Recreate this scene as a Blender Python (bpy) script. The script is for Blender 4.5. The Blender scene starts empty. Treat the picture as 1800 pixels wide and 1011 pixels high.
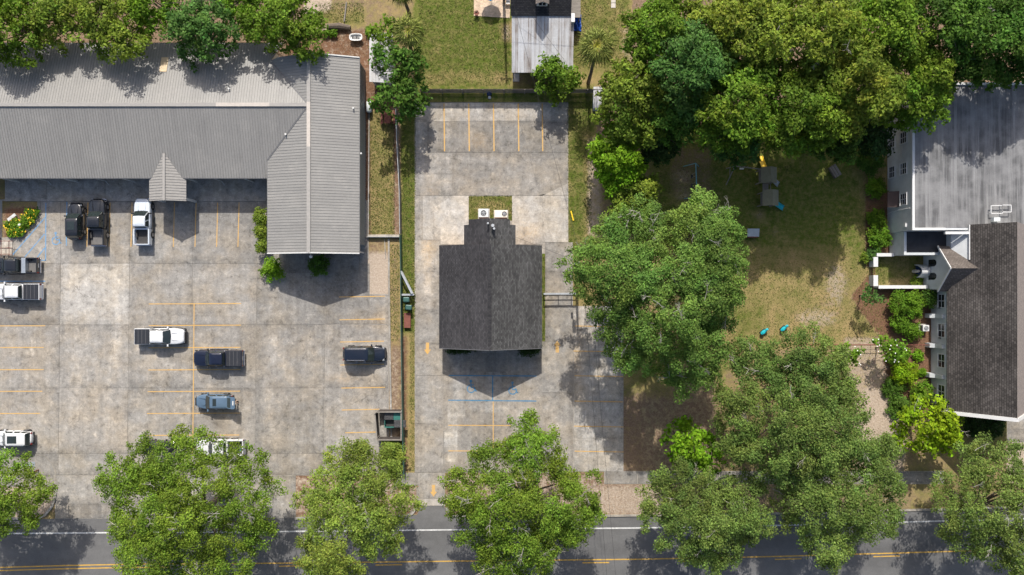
import bpy, math, random
import numpy as np
R = math.radians
SC = bpy.context.scene
COL = SC.collection
HC, S = 85.0, 14.3          # camera height (m) and photo pixels per metre on the ground

# ---------------------------------------------------------------- camera, sky, sun, exposure
cam_d = bpy.data.cameras.new('camera'); cam = bpy.data.objects.new('camera', cam_d); COL.objects.link(cam)
cam.location = (0, 0, HC); cam.rotation_euler = (0, 0, 0)
cam_d.sensor_fit = 'HORIZONTAL'; cam_d.angle = 2*math.atan(900/S/HC)
cam_d.clip_end = 3000
SC.camera = cam
SUN_EL, SUN_AZ = 42.0, -1.5        # sun stands at +y (image top), a touch to -x
w = bpy.data.worlds.new('World'); SC.world = w; w.use_nodes = True
nt = w.node_tree; bg = nt.nodes['Background']
sky = nt.nodes.new('ShaderNodeTexSky'); sky.sky_type = 'NISHITA'; sky.sun_disc = False
sky.sun_elevation = R(SUN_EL); sky.sun_rotation = R(SUN_AZ); sky.dust_density = 3.5; sky.ozone_density = .6; sky.air_density = .9
nt.links.new(sky.outputs[0], bg.inputs[0]); bg.inputs[1].default_value = 0.125
sd = bpy.data.lights.new('sun', 'SUN'); sun = bpy.data.objects.new('sun', sd); COL.objects.link(sun)
sd.energy = 4.0; sd.angle = R(0.53); sd.color = (1.0, 0.95, 0.88)
sun.rotation_euler = (R(-(90-SUN_EL)), 0, R(-SUN_AZ)); sun.location = (0, 60, 80)
SC.view_settings.view_transform = 'Standard'; SC.view_settings.look = 'None'
SC.view_settings.exposure = 0.5; SC.view_settings.gamma = 1
SC.render.engine = 'CYCLES'
SC.cycles.max_bounces = 6; SC.cycles.diffuse_bounces = 3; SC.cycles.transmission_bounces = 3

# ---------------------------------------------------------------- helpers
rng = np.random.default_rng(7); random.seed(7)
def W(px, py, z=0.0):
    k = (1 - z/HC)/S
    return ((px-900)*k, (505.5-py)*k, z)
def tag(o, label=None, cat=None, group=None, kind=None):
    if label: o['label'] = label
    if cat: o['category'] = cat
    if group: o['group'] = group
    if kind: o['kind'] = kind
    return o
def thing(name, label, cat, loc=(0,0,0), rz=0, group=None):
    o = bpy.data.objects.new(name, None); COL.objects.link(o)
    o.location = loc; o.rotation_euler = (0,0,rz); o.empty_display_size = .3
    return tag(o, label, cat, group)
class MB:
    def __init__(s): s.v=[]; s.f=[]
    def add(s, vs, fs):
        n=len(s.v); s.v.extend(vs); s.f.extend([tuple(i+n for i in f) for f in fs]); return s
    def box(s, x0,y0,z0,x1,y1,z1):
        return s.add([(x0,y0,z0),(x1,y0,z0),(x1,y1,z0),(x0,y1,z0),(x0,y0,z1),(x1,y0,z1),(x1,y1,z1),(x0,y1,z1)],
          [(3,2,1,0),(4,5,6,7),(0,1,5,4),(1,2,6,5),(2,3,7,6),(3,0,4,7)])
    def prism(s, pts, z0, z1, zf=None):
        n=len(pts); a=sum(pts[i][0]*pts[(i+1)%n][1]-pts[(i+1)%n][0]*pts[i][1] for i in range(n))
        if a<0: pts=pts[::-1]
        g=zf or (lambda x,y:0)
        vs=[(x,y,z0+g(x,y)) for x,y in pts]+[(x,y,z1+g(x,y)) for x,y in pts]
        return s.add(vs,[tuple(range(n-1,-1,-1)),tuple(range(n,2*n))]+[(i,(i+1)%n,n+(i+1)%n,n+i) for i in range(n)])
    def tube(s, pts, rad, n=6, cap=True):
        pts=[np.array(p,float) for p in pts]; m=len(pts)
        if not hasattr(rad,'__len__'): rad=[rad]*m
        vs=[]; prev=None
        for i,p in enumerate(pts):
            d=pts[min(i+1,m-1)]-pts[max(i-1,0)]; d=d/(np.linalg.norm(d)+1e-9)
            if prev is None:
                u=np.cross(d,(0,0,1.) if abs(d[2])<.9 else (1.,0,0))
            else: u=prev-d*np.dot(prev,d)
            u=u/(np.linalg.norm(u)+1e-9); prev=u; w_=np.cross(d,u)
            for k in range(n):
                a=2*math.pi*k/n; vs.append(tuple(p+rad[i]*(math.cos(a)*u+math.sin(a)*w_)))
        fs=[(i*n+k,i*n+(k+1)%n,(i+1)*n+(k+1)%n,(i+1)*n+k) for i in range(m-1) for k in range(n)]
        if cap: fs+= [tuple(range(n-1,-1,-1)), tuple((m-1)*n+k for k in range(n))]
        return s.add(vs,fs)
    def cyl(s, x,y,z0,z1,r,n=16,r2=None): return s.tube([(x,y,z0),(x,y,z1)],[r,r if r2 is None else r2],n)
    def quad(s,*p): return s.add(list(p),[tuple(range(len(p)))])
    def loft(s, rings, cap0=True, cap1=True):
        n=len(rings[0]); vs=[p for r in rings for p in r]
        fs=[(i*n+k,i*n+(k+1)%n,(i+1)*n+(k+1)%n,(i+1)*n+k) for i in range(len(rings)-1) for k in range(n)]
        if cap0: fs.append(tuple(range(n-1,-1,-1)))
        if cap1: fs.append(tuple((len(rings)-1)*n+k for k in range(n)))
        return s.add(vs,fs)
    def build(s, name, mat, parent=None, o=None, smooth=False, bevel=0, kind=None, color=None):
        if o is None and parent is not None and parent.get('_w'): o=parent['_w']
        if o is not None:
            s.v=[(x-o[0],y-o[1],z-o[2]) for x,y,z in s.v]
        me=bpy.data.meshes.new(name); me.from_pydata(s.v,[],s.f); me.update()
        me.materials.append(mat)
        if smooth: me.shade_smooth()
        ob=bpy.data.objects.new(name,me); COL.objects.link(ob); ob.parent=parent
        if bevel:
            b=ob.modifiers.new('bevel','BEVEL'); b.width=bevel; b.segments=2; b.limit_method='ANGLE'
        if kind: ob['kind']=kind
        if color: ob.color=(*color,1)
        return ob
def wthing(name, label, cat, loc, group=None):
    """a thing whose parts are given in world coordinates"""
    o=thing(name,label,cat,loc,0,group); o['_w']=loc; return o
def single(mb, name, mat, label, cat, loc=(0,0,0), group=None, **k):
    ob=mb.build(name,mat,None,o=loc,**k); ob.location=loc; return tag(ob,label,cat,group)
def copy_tree(o, parent=None):
    c=o.copy(); COL.objects.link(c); c.parent=parent
    for ch in list(o.children): copy_tree(ch,c)
    return c
def relabel(o,label): o['label']=label; return o

# ---------------------------------------------------------------- materials
class NT:
    def __init__(s,name):
        s.m=bpy.data.materials.new(name); s.m.use_nodes=True; s.t=s.m.node_tree
        s.b=s.t.nodes['Principled BSDF']; s.out=s.t.nodes['Material Output']
    def n(s,ty,**k):
        nd=s.t.nodes.new(ty)
        for a,b in k.items(): setattr(nd,a,b)
        return nd
    def set(s,sock,val):
        if hasattr(val,'is_output') or isinstance(val,bpy.types.NodeSocket): s.t.links.new(val,sock)
        else:
            if sock.type=='RGBA' and len(val)==3: val=(*val,1)
            sock.default_value=val
    def pos(s,scale=(1,1,1)):
        g=s.n('ShaderNodeNewGeometry'); mp=s.n('ShaderNodeMapping'); s.t.links.new(g.outputs['Position'],mp.inputs[0])
        mp.inputs['Scale'].default_value=scale; return mp.outputs[0]
    def noise(s,scale,detail=4,rough=.55,vec=None,dist=0):
        nd=s.n('ShaderNodeTexNoise'); nd.inputs['Scale'].default_value=scale; nd.inputs['Detail'].default_value=detail
        nd.inputs['Roughness'].default_value=rough; nd.inputs['Distortion'].default_value=dist
        s.t.links.new(vec if vec is not None else s.pos(),nd.inputs['Vector']); return nd.outputs[0]
    def ramp(s,fac,stops):
        nd=s.n('ShaderNodeValToRGB'); e=nd.color_ramp.elements
        while len(e)<len(stops): e.new(.5)
        for i,(p,c) in enumerate(stops):
            e[i].position=p; e[i].color=(c,c,c,1) if not hasattr(c,'__len__') else (*c,1)
        s.t.links.new(fac,nd.inputs[0]); return nd.outputs[0]
    def mix(s,fac,a,b,mode='MIX'):
        nd=s.n('ShaderNodeMix',data_type='RGBA',blend_type=mode); s.set(nd.inputs[0],fac); s.set(nd.inputs[6],a); s.set(nd.inputs[7],b); return nd.outputs[2]
    def math(s,op,a,b=0.0,clamp=False):
        nd=s.n('ShaderNodeMath',operation=op); nd.use_clamp=clamp; s.set(nd.inputs[0],a); s.set(nd.inputs[1],b); return nd.outputs[0]
    def bump(s,h,st=.3,dist=.02):
        nd=s.n('ShaderNodeBump'); nd.inputs['Strength'].default_value=st; nd.inputs['Distance'].default_value=dist
        s.t.links.new(h,nd.inputs['Height']); s.t.links.new(nd.outputs[0],s.b.inputs['Normal'])
    def done(s,col,rough=.8,metal=0,spec=.4):
        s.set(s.b.inputs['Base Color'],col); s.set(s.b.inputs['Roughness'],rough); s.set(s.b.inputs['Metallic'],metal)
        s.b.inputs['Specular IOR Level'].default_value=spec; return s.m
def plain(name,c,rough=.6,metal=0,spec=.4,var=.12,scale=3.0,coat=0):
    t=NT(name); n=t.noise(scale,5)
    col=t.mix(1.0,(*c,1),t.ramp(n,[(.25,1-var),(.75,1+var)]),'MULTIPLY')
    if coat: t.b.inputs['Coat Weight'].default_value=coat; t.b.inputs['Coat Roughness'].default_value=.06
    return t.done(col,rough,metal,spec)
def m_concrete(name,dark=1.0,crack=True):
    t=NT(name); oi=t.n('ShaderNodeObjectInfo'); base=oi.outputs['Color']
    big=t.noise(.13,4,.6,dist=.4); med=t.noise(1.1,9,.78,dist=.25); fine=t.noise(9,6,.8)
    c=t.mix(1,base,t.ramp(big,[(.3,.88),(.5,1.0),(.7,1.08)]),'MULTIPLY')
    c=t.mix(1,c,t.ramp(med,[(.34,.50),(.45,.90),(.54,1.04),(.66,1.40)]),'MULTIPLY')
    c=t.mix(1,c,t.ramp(fine,[(.25,.74),(.75,1.25)]),'MULTIPLY')
    hue=t.noise(.3,5,.6); c=t.mix(t.ramp(hue,[(.42,0),(.62,.65)]),c,t.mix(1,c,(1.10,1.0,.85),'MULTIPLY'))
    bl=t.noise(.55,10,.80,dist=.3); c=t.mix(t.ramp(bl,[(.52,0),(.64,.6)]),c,t.mix(1,c,(.68,.68,.69),'MULTIPLY'))
    tr=t.noise(1.3,6,.7,vec=t.pos((1,.06,1))); c=t.mix(1,c,t.ramp(tr,[(.3,.86),(.7,1.12)]),'MULTIPLY')
    tx=t.noise(1.0,6,.7,vec=t.pos((.08,1,1))); c=t.mix(1,c,t.ramp(tx,[(.3,.92),(.7,1.07)]),'MULTIPLY')
    oil=t.noise(1.6,4,.5); c=t.mix(t.ramp(oil,[(.70,0),(.76,.6)]),c,(.09,.085,.08))
    pl=t.noise(.7,10,.8,dist=.3); c=t.mix(t.ramp(pl,[(.54,0),(.64,.6)]),c,t.mix(1,c,(1.5,1.45,1.38),'MULTIPLY'))
    wa=t.n('ShaderNodeAttribute',attribute_name='wear'); ws=t.n('ShaderNodeSeparateColor'); t.t.links.new(wa.outputs['Color'],ws.inputs[0]); wn=t.noise(1.4,8,.75); wn2=t.noise(4,5,.7)
    wj=t.math('ADD',t.math('MULTIPLY',wn,.6),t.math('MULTIPLY',wn2,.4))
    brk=t.ramp(wj,[(.38,.15),(.58,1.0)])
    c=t.mix(t.math('MULTIPLY',ws.outputs[0],brk,True),c,t.mix(1,c,(.44,.45,.46),'MULTIPLY'))
    c=t.mix(t.math('MULTIPLY',ws.outputs[1],brk,True),c,t.mix(1,c,(1.5,1.45,1.38),'MULTIPLY'))
    c=t.mix(t.math('MULTIPLY',ws.outputs[2],brk,True),c,t.mix(1,c,(1.15,.95,.70),'MULTIPLY'))
    v=t.noise(.4,7,.62,dist=.9); vv=t.math('ABSOLUTE',t.math('SUBTRACT',v,.5))
    c=t.mix(t.math('MULTIPLY',t.ramp(vv,[(.0,.5),(.012,0)]),t.ramp(t.noise(.25,2),[(.52,0),(.62,.8)])),c,t.mix(1,c,(1.35,1.3,1.25),'MULTIPLY'))
    if crack:
        vo=t.n('ShaderNodeTexVoronoi',feature='DISTANCE_TO_EDGE'); vo.inputs['Scale'].default_value=.22
        mixv=t.n('ShaderNodeMix',data_type='VECTOR'); nz=t.n('ShaderNodeTexNoise'); nz.inputs['Scale'].default_value=.9; nz.inputs['Detail'].default_value=6
        p=t.pos(); t.t.links.new(p,nz.inputs['Vector']); ad=t.n('ShaderNodeVectorMath',operation='MULTIPLY_ADD')
        t.t.links.new(nz.outputs[1],ad.inputs[0]); ad.inputs[1].default_value=(2.4,2.4,0); t.t.links.new(p,ad.inputs[2]); t.t.links.new(ad.outputs[0],vo.inputs['Vector'])
        msk=t.math('MULTIPLY',t.ramp(vo.outputs['Distance'],[(0,1),(.007,0)]),t.ramp(t.noise(.18,3),[(.48,0),(.58,.55)]))
        c=t.mix(msk,c,(.07,.065,.055))
    t.bump(fine,.25,.01)
    return t.done(c,.9,0,.25)
def m_shingle(name,c,c2,axis='y',var=1.0):
    """asphalt shingles; courses run along the given axis"""
    t=NT(name); p=t.pos()
    mp=t.n('ShaderNodeMapping'); t.t.links.new(p,mp.inputs[0])
    if axis=='y': mp.inputs['Rotation'].default_value=(0,0,R(90))
    br=t.n('ShaderNodeTexBrick'); t.t.links.new(mp.outputs[0],br.inputs['Vector'])
    br.inputs['Scale'].default_value=1; br.inputs['Brick Width'].default_value=.34; br.inputs['Row Height'].default_value=.16
    br.inputs['Mortar Size'].default_value=.016; br.inputs['Bias'].default_value=0
    br.inputs['Color1'].default_value=(*c,1); br.inputs['Color2'].default_value=(*c2,1); br.inputs['Mortar'].default_value=(*[x*.5 for x in c],1)
    n=t.noise(.5,5,.6,vec=t.pos((1,.35,1) if axis=='y' else (.35,1,1)))
    cc=t.mix(1,br.outputs[0],t.ramp(n,[(.3,1-.22*var),(.7,1+.22*var)]),'MULTIPLY')
    cc=t.mix(1,cc,t.ramp(t.noise(9,3,.8),[(.25,.86),(.75,1.14)]),'MULTIPLY'); cc=t.mix(1,cc,t.ramp(t.noise(.22,6,.7),[(.35,.86),(.65,1.16)]),'MULTIPLY')
    t.bump(br.outputs['Fac'],.5,-.012)
    return t.done(cc,.92,0,.2)
def m_streak(name,c,streak,axis='y',amt=.7,stretch=.12,scale=2.2,rough=.55,metal=0.0,thr=(.45,.7),extra=None):
    t=NT(name); sc=(1,stretch,stretch) if axis=='y' else (stretch,1,stretch)
    n=t.noise(scale,6,.65,vec=t.pos(sc)); n2=t.noise(.5,4)
    col=t.mix(t.math('MULTIPLY',t.ramp(n,[(thr[0],0),(thr[1],amt)]),t.ramp(n2,[(.35,.25),(.62,1)])),(*c,1),(*streak,1))
    if extra:
        n3=t.noise(.35,5,.6); col=t.mix(t.ramp(n3,[(.55,0),(.68,.6)]),col,(*extra,1))
    col=t.mix(1,col,t.ramp(t.noise(6,4),[(.3,.92),(.7,1.07)]),'MULTIPLY')
    return t.done(col,rough,metal,.4)
def m_leaf(name,c,trans=.26,rough=.65):
    t=NT(name); at=t.n('ShaderNodeAttribute',attribute_name='tint')
    n=t.noise(.55,3,.6)
    col=t.mix(1,(*c,1),at.outputs['Color'],'MULTIPLY')
    col=t.mix(1,col,t.ramp(n,[(.3,(.9,.93,.95)),(.7,(1.12,1.07,.95))]),'MULTIPLY')
    t.done(col,rough,0,.12)
    tr=t.n('ShaderNodeBsdfTranslucent'); t.set(tr.inputs[0],t.mix(1,col,(1.25,1.35,.55),'MULTIPLY'))
    mx=t.n('ShaderNodeMixShader'); mx.inputs[0].default_value=trans
    t.t.links.new(t.b.outputs[0],mx.inputs[1]); t.t.links.new(tr.outputs[0],mx.inputs[2]); t.t.links.new(mx.outputs[0],t.out.inputs[0])
    return t.m
def m_ground():
    t=NT('ground_cover'); at=t.n('ShaderNodeAttribute',attribute_name='mask'); sp=t.n('ShaderNodeSeparateColor'); t.t.links.new(at.outputs['Color'],sp.inputs[0])
    gr,gn,sa,mu=sp.outputs[0],sp.outputs[1],sp.outputs[2],at.outputs['Alpha']
    def jit(v,n,a,lo=.35,hi=.65):
        return t.ramp(t.math('ADD',v,t.math('MULTIPLY',t.math('SUBTRACT',n,.5),a)),[(lo,0),(hi,1)])
    n1=t.noise(.45,6,.65); n2=t.noise(1.7,6,.7); n3=t.noise(14,4,.75); n4=t.noise(.9,5,.6,dist=.8); n5=t.noise(5,5,.75)
    dirt=t.ramp(n5,[(.25,(.10,.068,.045)),(.5,(.20,.140,.095)),(.75,(.34,.25,.18))])
    mulch=t.ramp(n5,[(.25,(.085,.046,.029)),(.55,(.18,.100,.060)),(.8,(.31,.20,.125))])
    sand=t.ramp(n5,[(.25,(.26,.20,.15)),(.55,(.42,.345,.27)),(.8,(.58,.50,.42))])
    dry=t.ramp(n3,[(.25,(.17,.128,.055)),(.55,(.31,.235,.105)),(.8,(.46,.365,.19))])
    grn=t.ramp(n3,[(.25,(.045,.066,.010)),(.55,(.092,.128,.018)),(.8,(.155,.20,.038))])
    g=t.mix(jit(gn,n1,1.7,.2,.8),dry,grn); g=t.mix(t.math('MULTIPLY',t.ramp(n2,[(.42,0),(.7,.6)]),1.0),g,dry)
    base=t.mix(jit(mu,n4,.7),dirt,mulch)
    base=t.mix(jit(sa,n2,1.3),base,sand)
    c=t.mix(jit(gr,n2,1.1),base,g)
    c=t.mix(1,c,t.ramp(n3,[(.25,.78),(.75,1.2)]),'MULTIPLY')
    t.bump(n3,.9,.05)
    return t.done(c,.95,0,.15)
def m_asphalt():
    t=NT('asphalt'); n=t.noise(22,3,.8); b=t.noise(.3,4,vec=t.pos((.25,1,1)))
    c=t.mix(1,(.122,.121,.119,1),t.ramp(b,[(.3,.78),(.7,1.15)]),'MULTIPLY'); c=t.mix(1,c,t.ramp(t.noise(.9,7,.75),[(.3,.85),(.7,1.12)]),'MULTIPLY'); c=t.mix(1,c,t.ramp(n,[(.25,.72),(.75,1.35)]),'MULTIPLY')
    t.bump(n,.4,.01); return t.done(c,.9,0,.3)
def m_worn(name,c,under=(.3,.28,.25),wear=.5):
    t=NT(name); n=t.noise(2.2,7,.75); n2=t.noise(10,4,.8)
    f=t.math('ADD',t.math('MULTIPLY',n,.65),t.math('MULTIPLY',n2,.35))
    col=t.mix(t.ramp(f,[(.42,0),(.60,wear)]),(*c,1),(*under,1)); return t.done(col,.85,0,.25)
M={}
M['concrete']=m_concrete('concrete'); M['concrete_new']=m_concrete('concrete_new',crack=False)
M['ground']=m_ground(); M['asphalt']=m_asphalt()
M['yellow']=m_worn('yellow_paint',(.56,.33,.085),wear=.45); M['road_yellow']=m_worn('road_yellow',(.58,.34,.05),(.13,.13,.13),.5)
M['road_white']=m_worn('road_white',(.62,.62,.60),(.13,.13,.13),.5)
M['blue']=m_worn('blue_paint',(.10,.26,.46),wear=.5); M['blue_dark']=m_worn('blue_dark_paint',(.025,.17,.32),wear=.35)
M['tanroof']=m_streak('tan_metal_roof',(.245,.239,.225),(.208,.203,.192),'y',.9,.035,1.9,.5,.0,(.42,.62),(.285,.275,.255))
M['tanroof2']=m_streak('tan_metal_roof_across',(.245,.239,.225),(.208,.203,.192),'x',.9,.035,1.9,.5,.0,(.42,.62),(.285,.275,.255))
M['seam']=plain('roof_seam',(.185,.18,.168),.5); M['capn']=plain('ridge_cap',(.29,.277,.257),.5); M['capl']=plain('ridge_cap_pale',(.44,.40,.355),.55)
M['skylight']=plain('skylight_panel',(.50,.39,.25),.45); M['wallgrey']=plain('grey_siding',(.27,.28,.28),.6); M['trimw']=plain('white_trim',(.54,.54,.52),.5)
M['dark']=plain('dark_opening',(.03,.03,.033),.4); M['gutter']=plain('gutter_metal',(.16,.16,.16),.45,.3)
M['sh_black']=m_shingle('black_shingle',(.033,.0325,.035),(.060,.058,.062),'y')
M['sh_grey']=m_shingle('paler_grey_shingle',(.045,.0455,.046),(.098,.098,.098),'y'); M['sh_brown']=m_shingle('brown_shingle',(.042,.038,.036),(.084,.076,.071),'y',1.5); M['sh_brown2']=m_shingle('brown_shingle_across',(.095,.082,.072),(.14,.12,.108),'x')  # sh_grey: paler shingle for the office's east slopes
M['sh_charcoal']=m_shingle('charcoal_shingle',(.030,.030,.034),(.055,.054,.056),'x')
M['membrane']=m_streak('flat_roof_membrane',(.235,.235,.235),(.07,.07,.072),'y',.9,.035,2.4,.8,0,(.36,.56),(.13,.13,.132))
M['rustroof']=m_streak('weathered_white_metal',(.50,.51,.52),(.16,.12,.09),'y',.85,.03,3.2,.5,.0,(.40,.60),(.38,.36,.34))
M['stucco']=plain('white_stucco',(.52,.54,.545),.85,var=.1,scale=1.4); M['white']=plain('white_paint',(.60,.60,.59),.5,var=.06)
M['brick']=plain('brown_brick',(.20,.11,.08),.85,var=.3,scale=9); M['cream']=plain('cream_siding',(.5,.47,.41),.7)
M['glass']=plain('window_glass',(.018,.022,.026),.08,0,.6,.05); M['carglass']=plain('car_glass',(.022,.030,.030),.05,0,.7,.02)
M['wood']=m_streak('weathered_wood',(.15,.125,.105),(.07,.055,.048),'x',.8,.2,5,.9); M['woodgrey']=m_streak('grey_timber',(.22,.20,.175),(.10,.09,.08),'x',.7,.2,5,.9)
M['bark']=plain('bark',(.115,.092,.072),.95,var=.4,scale=6); M['twig']=plain('bare_twig',(.26,.245,.215),.9,var=.3,scale=4)
M['rubber']=plain('tyre_rubber',(.02,.02,.02),.85); M['rim']=plain('alloy_rim',(.45,.45,.46),.3,.7); M['plastic']=plain('black_plastic',(.022,.022,.024),.5)
M['chrome']=plain('bright_metal',(.6,.6,.62),.2,.9); M['red']=plain('red_lens',(.20,.012,.012),.2); M['lens']=plain('clear_lens',(.65,.67,.7),.1)
M['green_vinyl']=plain('green_vinyl',(.035,.095,.082),.5); M['bin']=plain('green_bin',(.022,.062,.055),.45); M['dumpster']=plain('dumpster_green',(.035,.14,.12),.5)
M['galv']=plain('galvanised_steel',(.42,.44,.45),.4,.35); M['pole']=plain('pole_wood',(.20,.165,.13),.9,var=.25); M['wire']=plain('wire',(.03,.03,.03),.6)
M['rust']=plain('rusty_board',(.17,.062,.045),.8,var=.25); M['teal']=plain('teal_plastic',(.01,.36,.42),.35); M['toyyellow']=plain('yellow_plastic',(.75,.50,.02),.4); M['tealtube']=plain('pale_teal_tube',(.14,.36,.42),.5)
M['canvas']=plain('tan_canvas',(.19,.185,.125),.85); M['bluetarp']=plain('blue_tarp',(.02,.09,.40),.5); M['umb']=plain('blue_umbrella',(.01,.26,.52),.6)
M['stone']=plain('pale_stone',(.45,.42,.38),.9,var=.2); M['patio']=m_concrete('patio_concrete',crack=False)
M['flower_y']=plain('yellow_petal',(.72,.46,.02),.6); M['flower_w']=plain('white_petal',(.8,.8,.76),.6)
M['skin']=plain('skin',(.52,.33,.24),.6,var=.04); M['shirt']=plain('pale_shirt',(.60,.50,.44),.8); M['shorts']=plain('tan_shorts',(.42,.33,.25),.85); M['hair']=plain('brown_hair',(.05,.03,.02),.6); M['shoe']=plain('dark_shoe',(.05,.045,.04),.7)
def paint(name,c,rough=.28,metal=.0): return plain(name,c,rough,metal,.5,.02,1.0,coat=.8)
M['p_black']=paint('paint_black',(.012,.013,.016)); M['p_white']=paint('paint_white',(.60,.61,.62)); M['p_navy']=paint('paint_navy',(.006,.009,.024))
M['p_blue']=paint('paint_steel_blue',(.085,.135,.195)); M['p_darknavy']=paint('paint_dark_navy',(.006,.010,.020)); M['p_silver']=paint('paint_tan_silver',(.40,.37,.32),.35,.2); M['p_pearl']=paint('paint_silver_white',(.62,.67,.72),.3,.1)
M['headlamp']=plain('headlamp',(.22,.23,.24),.15); M['liner']=plain('bed_liner',(.045,.043,.042),.8); M['linerg']=plain('bed_liner_grey',(.13,.125,.12),.8); M['tonneau']=plain('tonneau_vinyl',(.020,.022,.028),.55); M['diamond']=plain('aluminium_toolbox',(.46,.50,.53),.35,.6)
M['acgrey']=plain('ac_grey',(.55,.58,.58),.5); M['acbeige']=plain('ac_beige',(.68,.63,.54),.5); M['navyblue']=plain('grotto_blue',(.012,.035,.10),.6)
# ================================================================ GROUND
def inpoly(P,poly):
    x,y=P[...,0],P[...,1]; ins=np.zeros(x.shape,bool); n=len(poly)
    for i in range(n):
        x0,y0=poly[i]; x1,y1=poly[(i+1)%n]
        if y0==y1: continue
        ins^=((y0>y)!=(y1>y))&(x<(x1-x0)*(y-y0)/(y1-y0)+x0)
    return ins
def edgedist(P,poly):
    d=np.full(P.shape[:-1],1e9); n=len(poly)
    for i in range(n):
        a=np.array(poly[i],float); b=np.array(poly[(i+1)%n],float); ab=b-a
        t=np.clip(((P-a)@ab)/(ab@ab+1e-9),0,1); d=np.minimum(d,np.linalg.norm(P-(a+t[...,None]*ab),axis=-1))
    return d
def rect(x0,y0,x1,y1): return [(x0,y0),(x1,y0),(x1,y1),(x0,y1)]
def ground():
    nx,ny=310,192; xs=np.linspace(-84,84,nx); ys=np.linspace(-52,52,ny)
    X,Y=np.meshgrid(xs,ys); P=np.stack([900+X*S,505.5-Y*S],-1)          # photo pixels of each ground vertex
    A=np.zeros((ny,nx,4)); A[...]=(.55,.4,.1,.2)                       # grass, green, sand, mulch
    def put(poly,g=None,gn=None,sa=None,mu=None,soft=8):
        ins=inpoly(P,poly); d=edgedist(P,poly)*np.where(ins,1,-1); k=np.clip(d/soft+.5,0,1)[...,None]
        v=A.copy()
        for i,q in enumerate((g,gn,sa,mu)):
            if q is not None: v[...,i]=q
        A[...]=A*(1-k)+v*k
    put(rect(-400,-200,560,110),.15,.4,.1,.3); put(rect(540,-200,660,60),.5,.35,.35,.2,25); put(rect(535,-100,580,52),.05,.2,1,.1,10)
    put([(505,60),(650,52),(652,200),(640,420),(630,100),(505,100)],.08,.3,.35,.85,6); put(rect(560,20,640,45),.75,.5,.3,.2,15)
    put(rect(650,140,705,200),.02,.2,.3,.7,6)
    put(rect(645,195,700,420),.95,.42,.1,.3,5); put(rect(693,195,702,420),.1,.2,.5,.7,4); put(rect(643,190,651,420),.05,.2,.3,.95,3)
    put(rect(645,420,684,455),.5,.25,.4,.4,6); put(rect(645,448,684,520),.05,.2,1.1,.2,8)
    put(rect(730,-100,898,152),1,1.0,.0,.1,6); put(rect(760,60,800,110),.95,.6,.1,.1,30); put(rect(740,125,895,150),.9,.45,.2,.1,12); put(rect(880,40,900,75),.4,.3,.6,.2,12)
    put(rect(700,152,1045,182),.95,.8,0,.2,6)
    put(rect(704,170,731,585),1.1,.95,0,.1,3); put(rect(704,585,731,832),.9,.35,.1,.3,10); put(rect(706,590,717,832),.25,.2,.3,.9,4)
    put(rect(684,420,704,830),.6,.22,.25,.35,5); put(rect(684,610,704,830),.3,.2,.45,.3,20)
    put(rect(700,853,737,902),.1,.2,.5,.85,6)
    put(rect(820,340,903,392),1.1,.75,0,.1,3); put(rect(832,352,892,375),.85,.45,.3,.4,12); put(rect(950,445,962,612),1.2,1.0,0,0,2)
    put(rect(998,165,1048,440),.95,.75,0,.2,8); put(rect(1028,240,1060,420),.45,.4,.7,.4,14); put(rect(1008,440,1060,540),.7,.45,.3,.4,10)
    put(rect(1005,-100,1110,140),.9,.55,.15,.1,10); put(rect(1088,30,1112,110),.55,.4,.7,.1,15)
    put([(1118,-200),(1900,-200),(1900,250),(1050,250),(1048,160),(1112,110)],.12,.4,.1,.2,12)
    put([(1150,230),(1560,240),(1560,600),(1290,610),(1250,700),(1240,560),(1150,420)],.88,.36,.12,.15,15); put(rect(1160,240,1500,430),1.1,1.2,0,.3,50); put(rect(1170,250,1260,350),.5,.9,.1,.2,30)  # lawn greened in the wood's shadow, some shade put into its colour
    put(rect(1330,440,1470,560),.9,.42,.12,.1,40); put(rect(1480,400,1545,480),1,.7,0,0,30); put(rect(1290,540,1340,590),1,.65,0,0,25)
    for q in ((1470,500,28,45),(1435,560,45,25),(1335,378,16,14),(1200,310,20,14),(1200,345,18,14),(1365,410,12,16)):
        put([(q[0]+q[2]*math.cos(a),q[1]+q[3]*math.sin(a)) for a in np.linspace(0,6.2,12)],.5,.3,.7,.1,30)
    put(rect(1096,640,1260,832),.4,.4,.4,.08,12); put(rect(1096,600,1180,690),.75,.6,.1,.2,30); put(rect(1090,700,1120,832),.35,.3,.15,.25,30)
    put(rect(1050,852,1170,906),.15,.25,.75,.75,8); put(rect(1170,830,1660,900),.5,.35,.4,.3,12)
    put([(1480,590),(1570,590),(1580,700),(1600,780),(1580,870),(1500,830),(1490,700)],.42,.25,.62,.35,12); put(rect(1525,690,1570,760),.1,.25,1.1,.1,20); put(rect(1510,735,1545,790),.15,.25,1.0,.1,15)
    put(rect(1600,780,1680,900),.6,.4,.4,.3,12)
    put([(1498,520),(1525,485),(1545,480),(1640,510),(1640,740),(1590,720),(1560,690),(1555,600),(1510,545)],.03,.3,.15,1.0,5)
    put(rect(1520,330,1570,470),.05,.3,.2,.95,6); put(rect(1541,447,1622,502),1.1,.6,0,.1,3); put(rect(1560,490,1622,502),.6,.3,.4,.2,6)
    put(rect(1690,728,1780,790),.6,.7,0,.5,6); put(rect(1770,770,1860,850),.2,.3,1,.2,12)
    put([(-80,800),(70,800),(100,830),(98,880),(70,912),(-80,915)],.12,.25,.75,.45,5)
    put(rect(10,368,66,416),.05,.2,.3,.85,4)
    put(rect(480,835,705,905),.15,.3,.5,.7,8); put(rect(785,832,1060,905),.2,.3,.5,.5,8)
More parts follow.
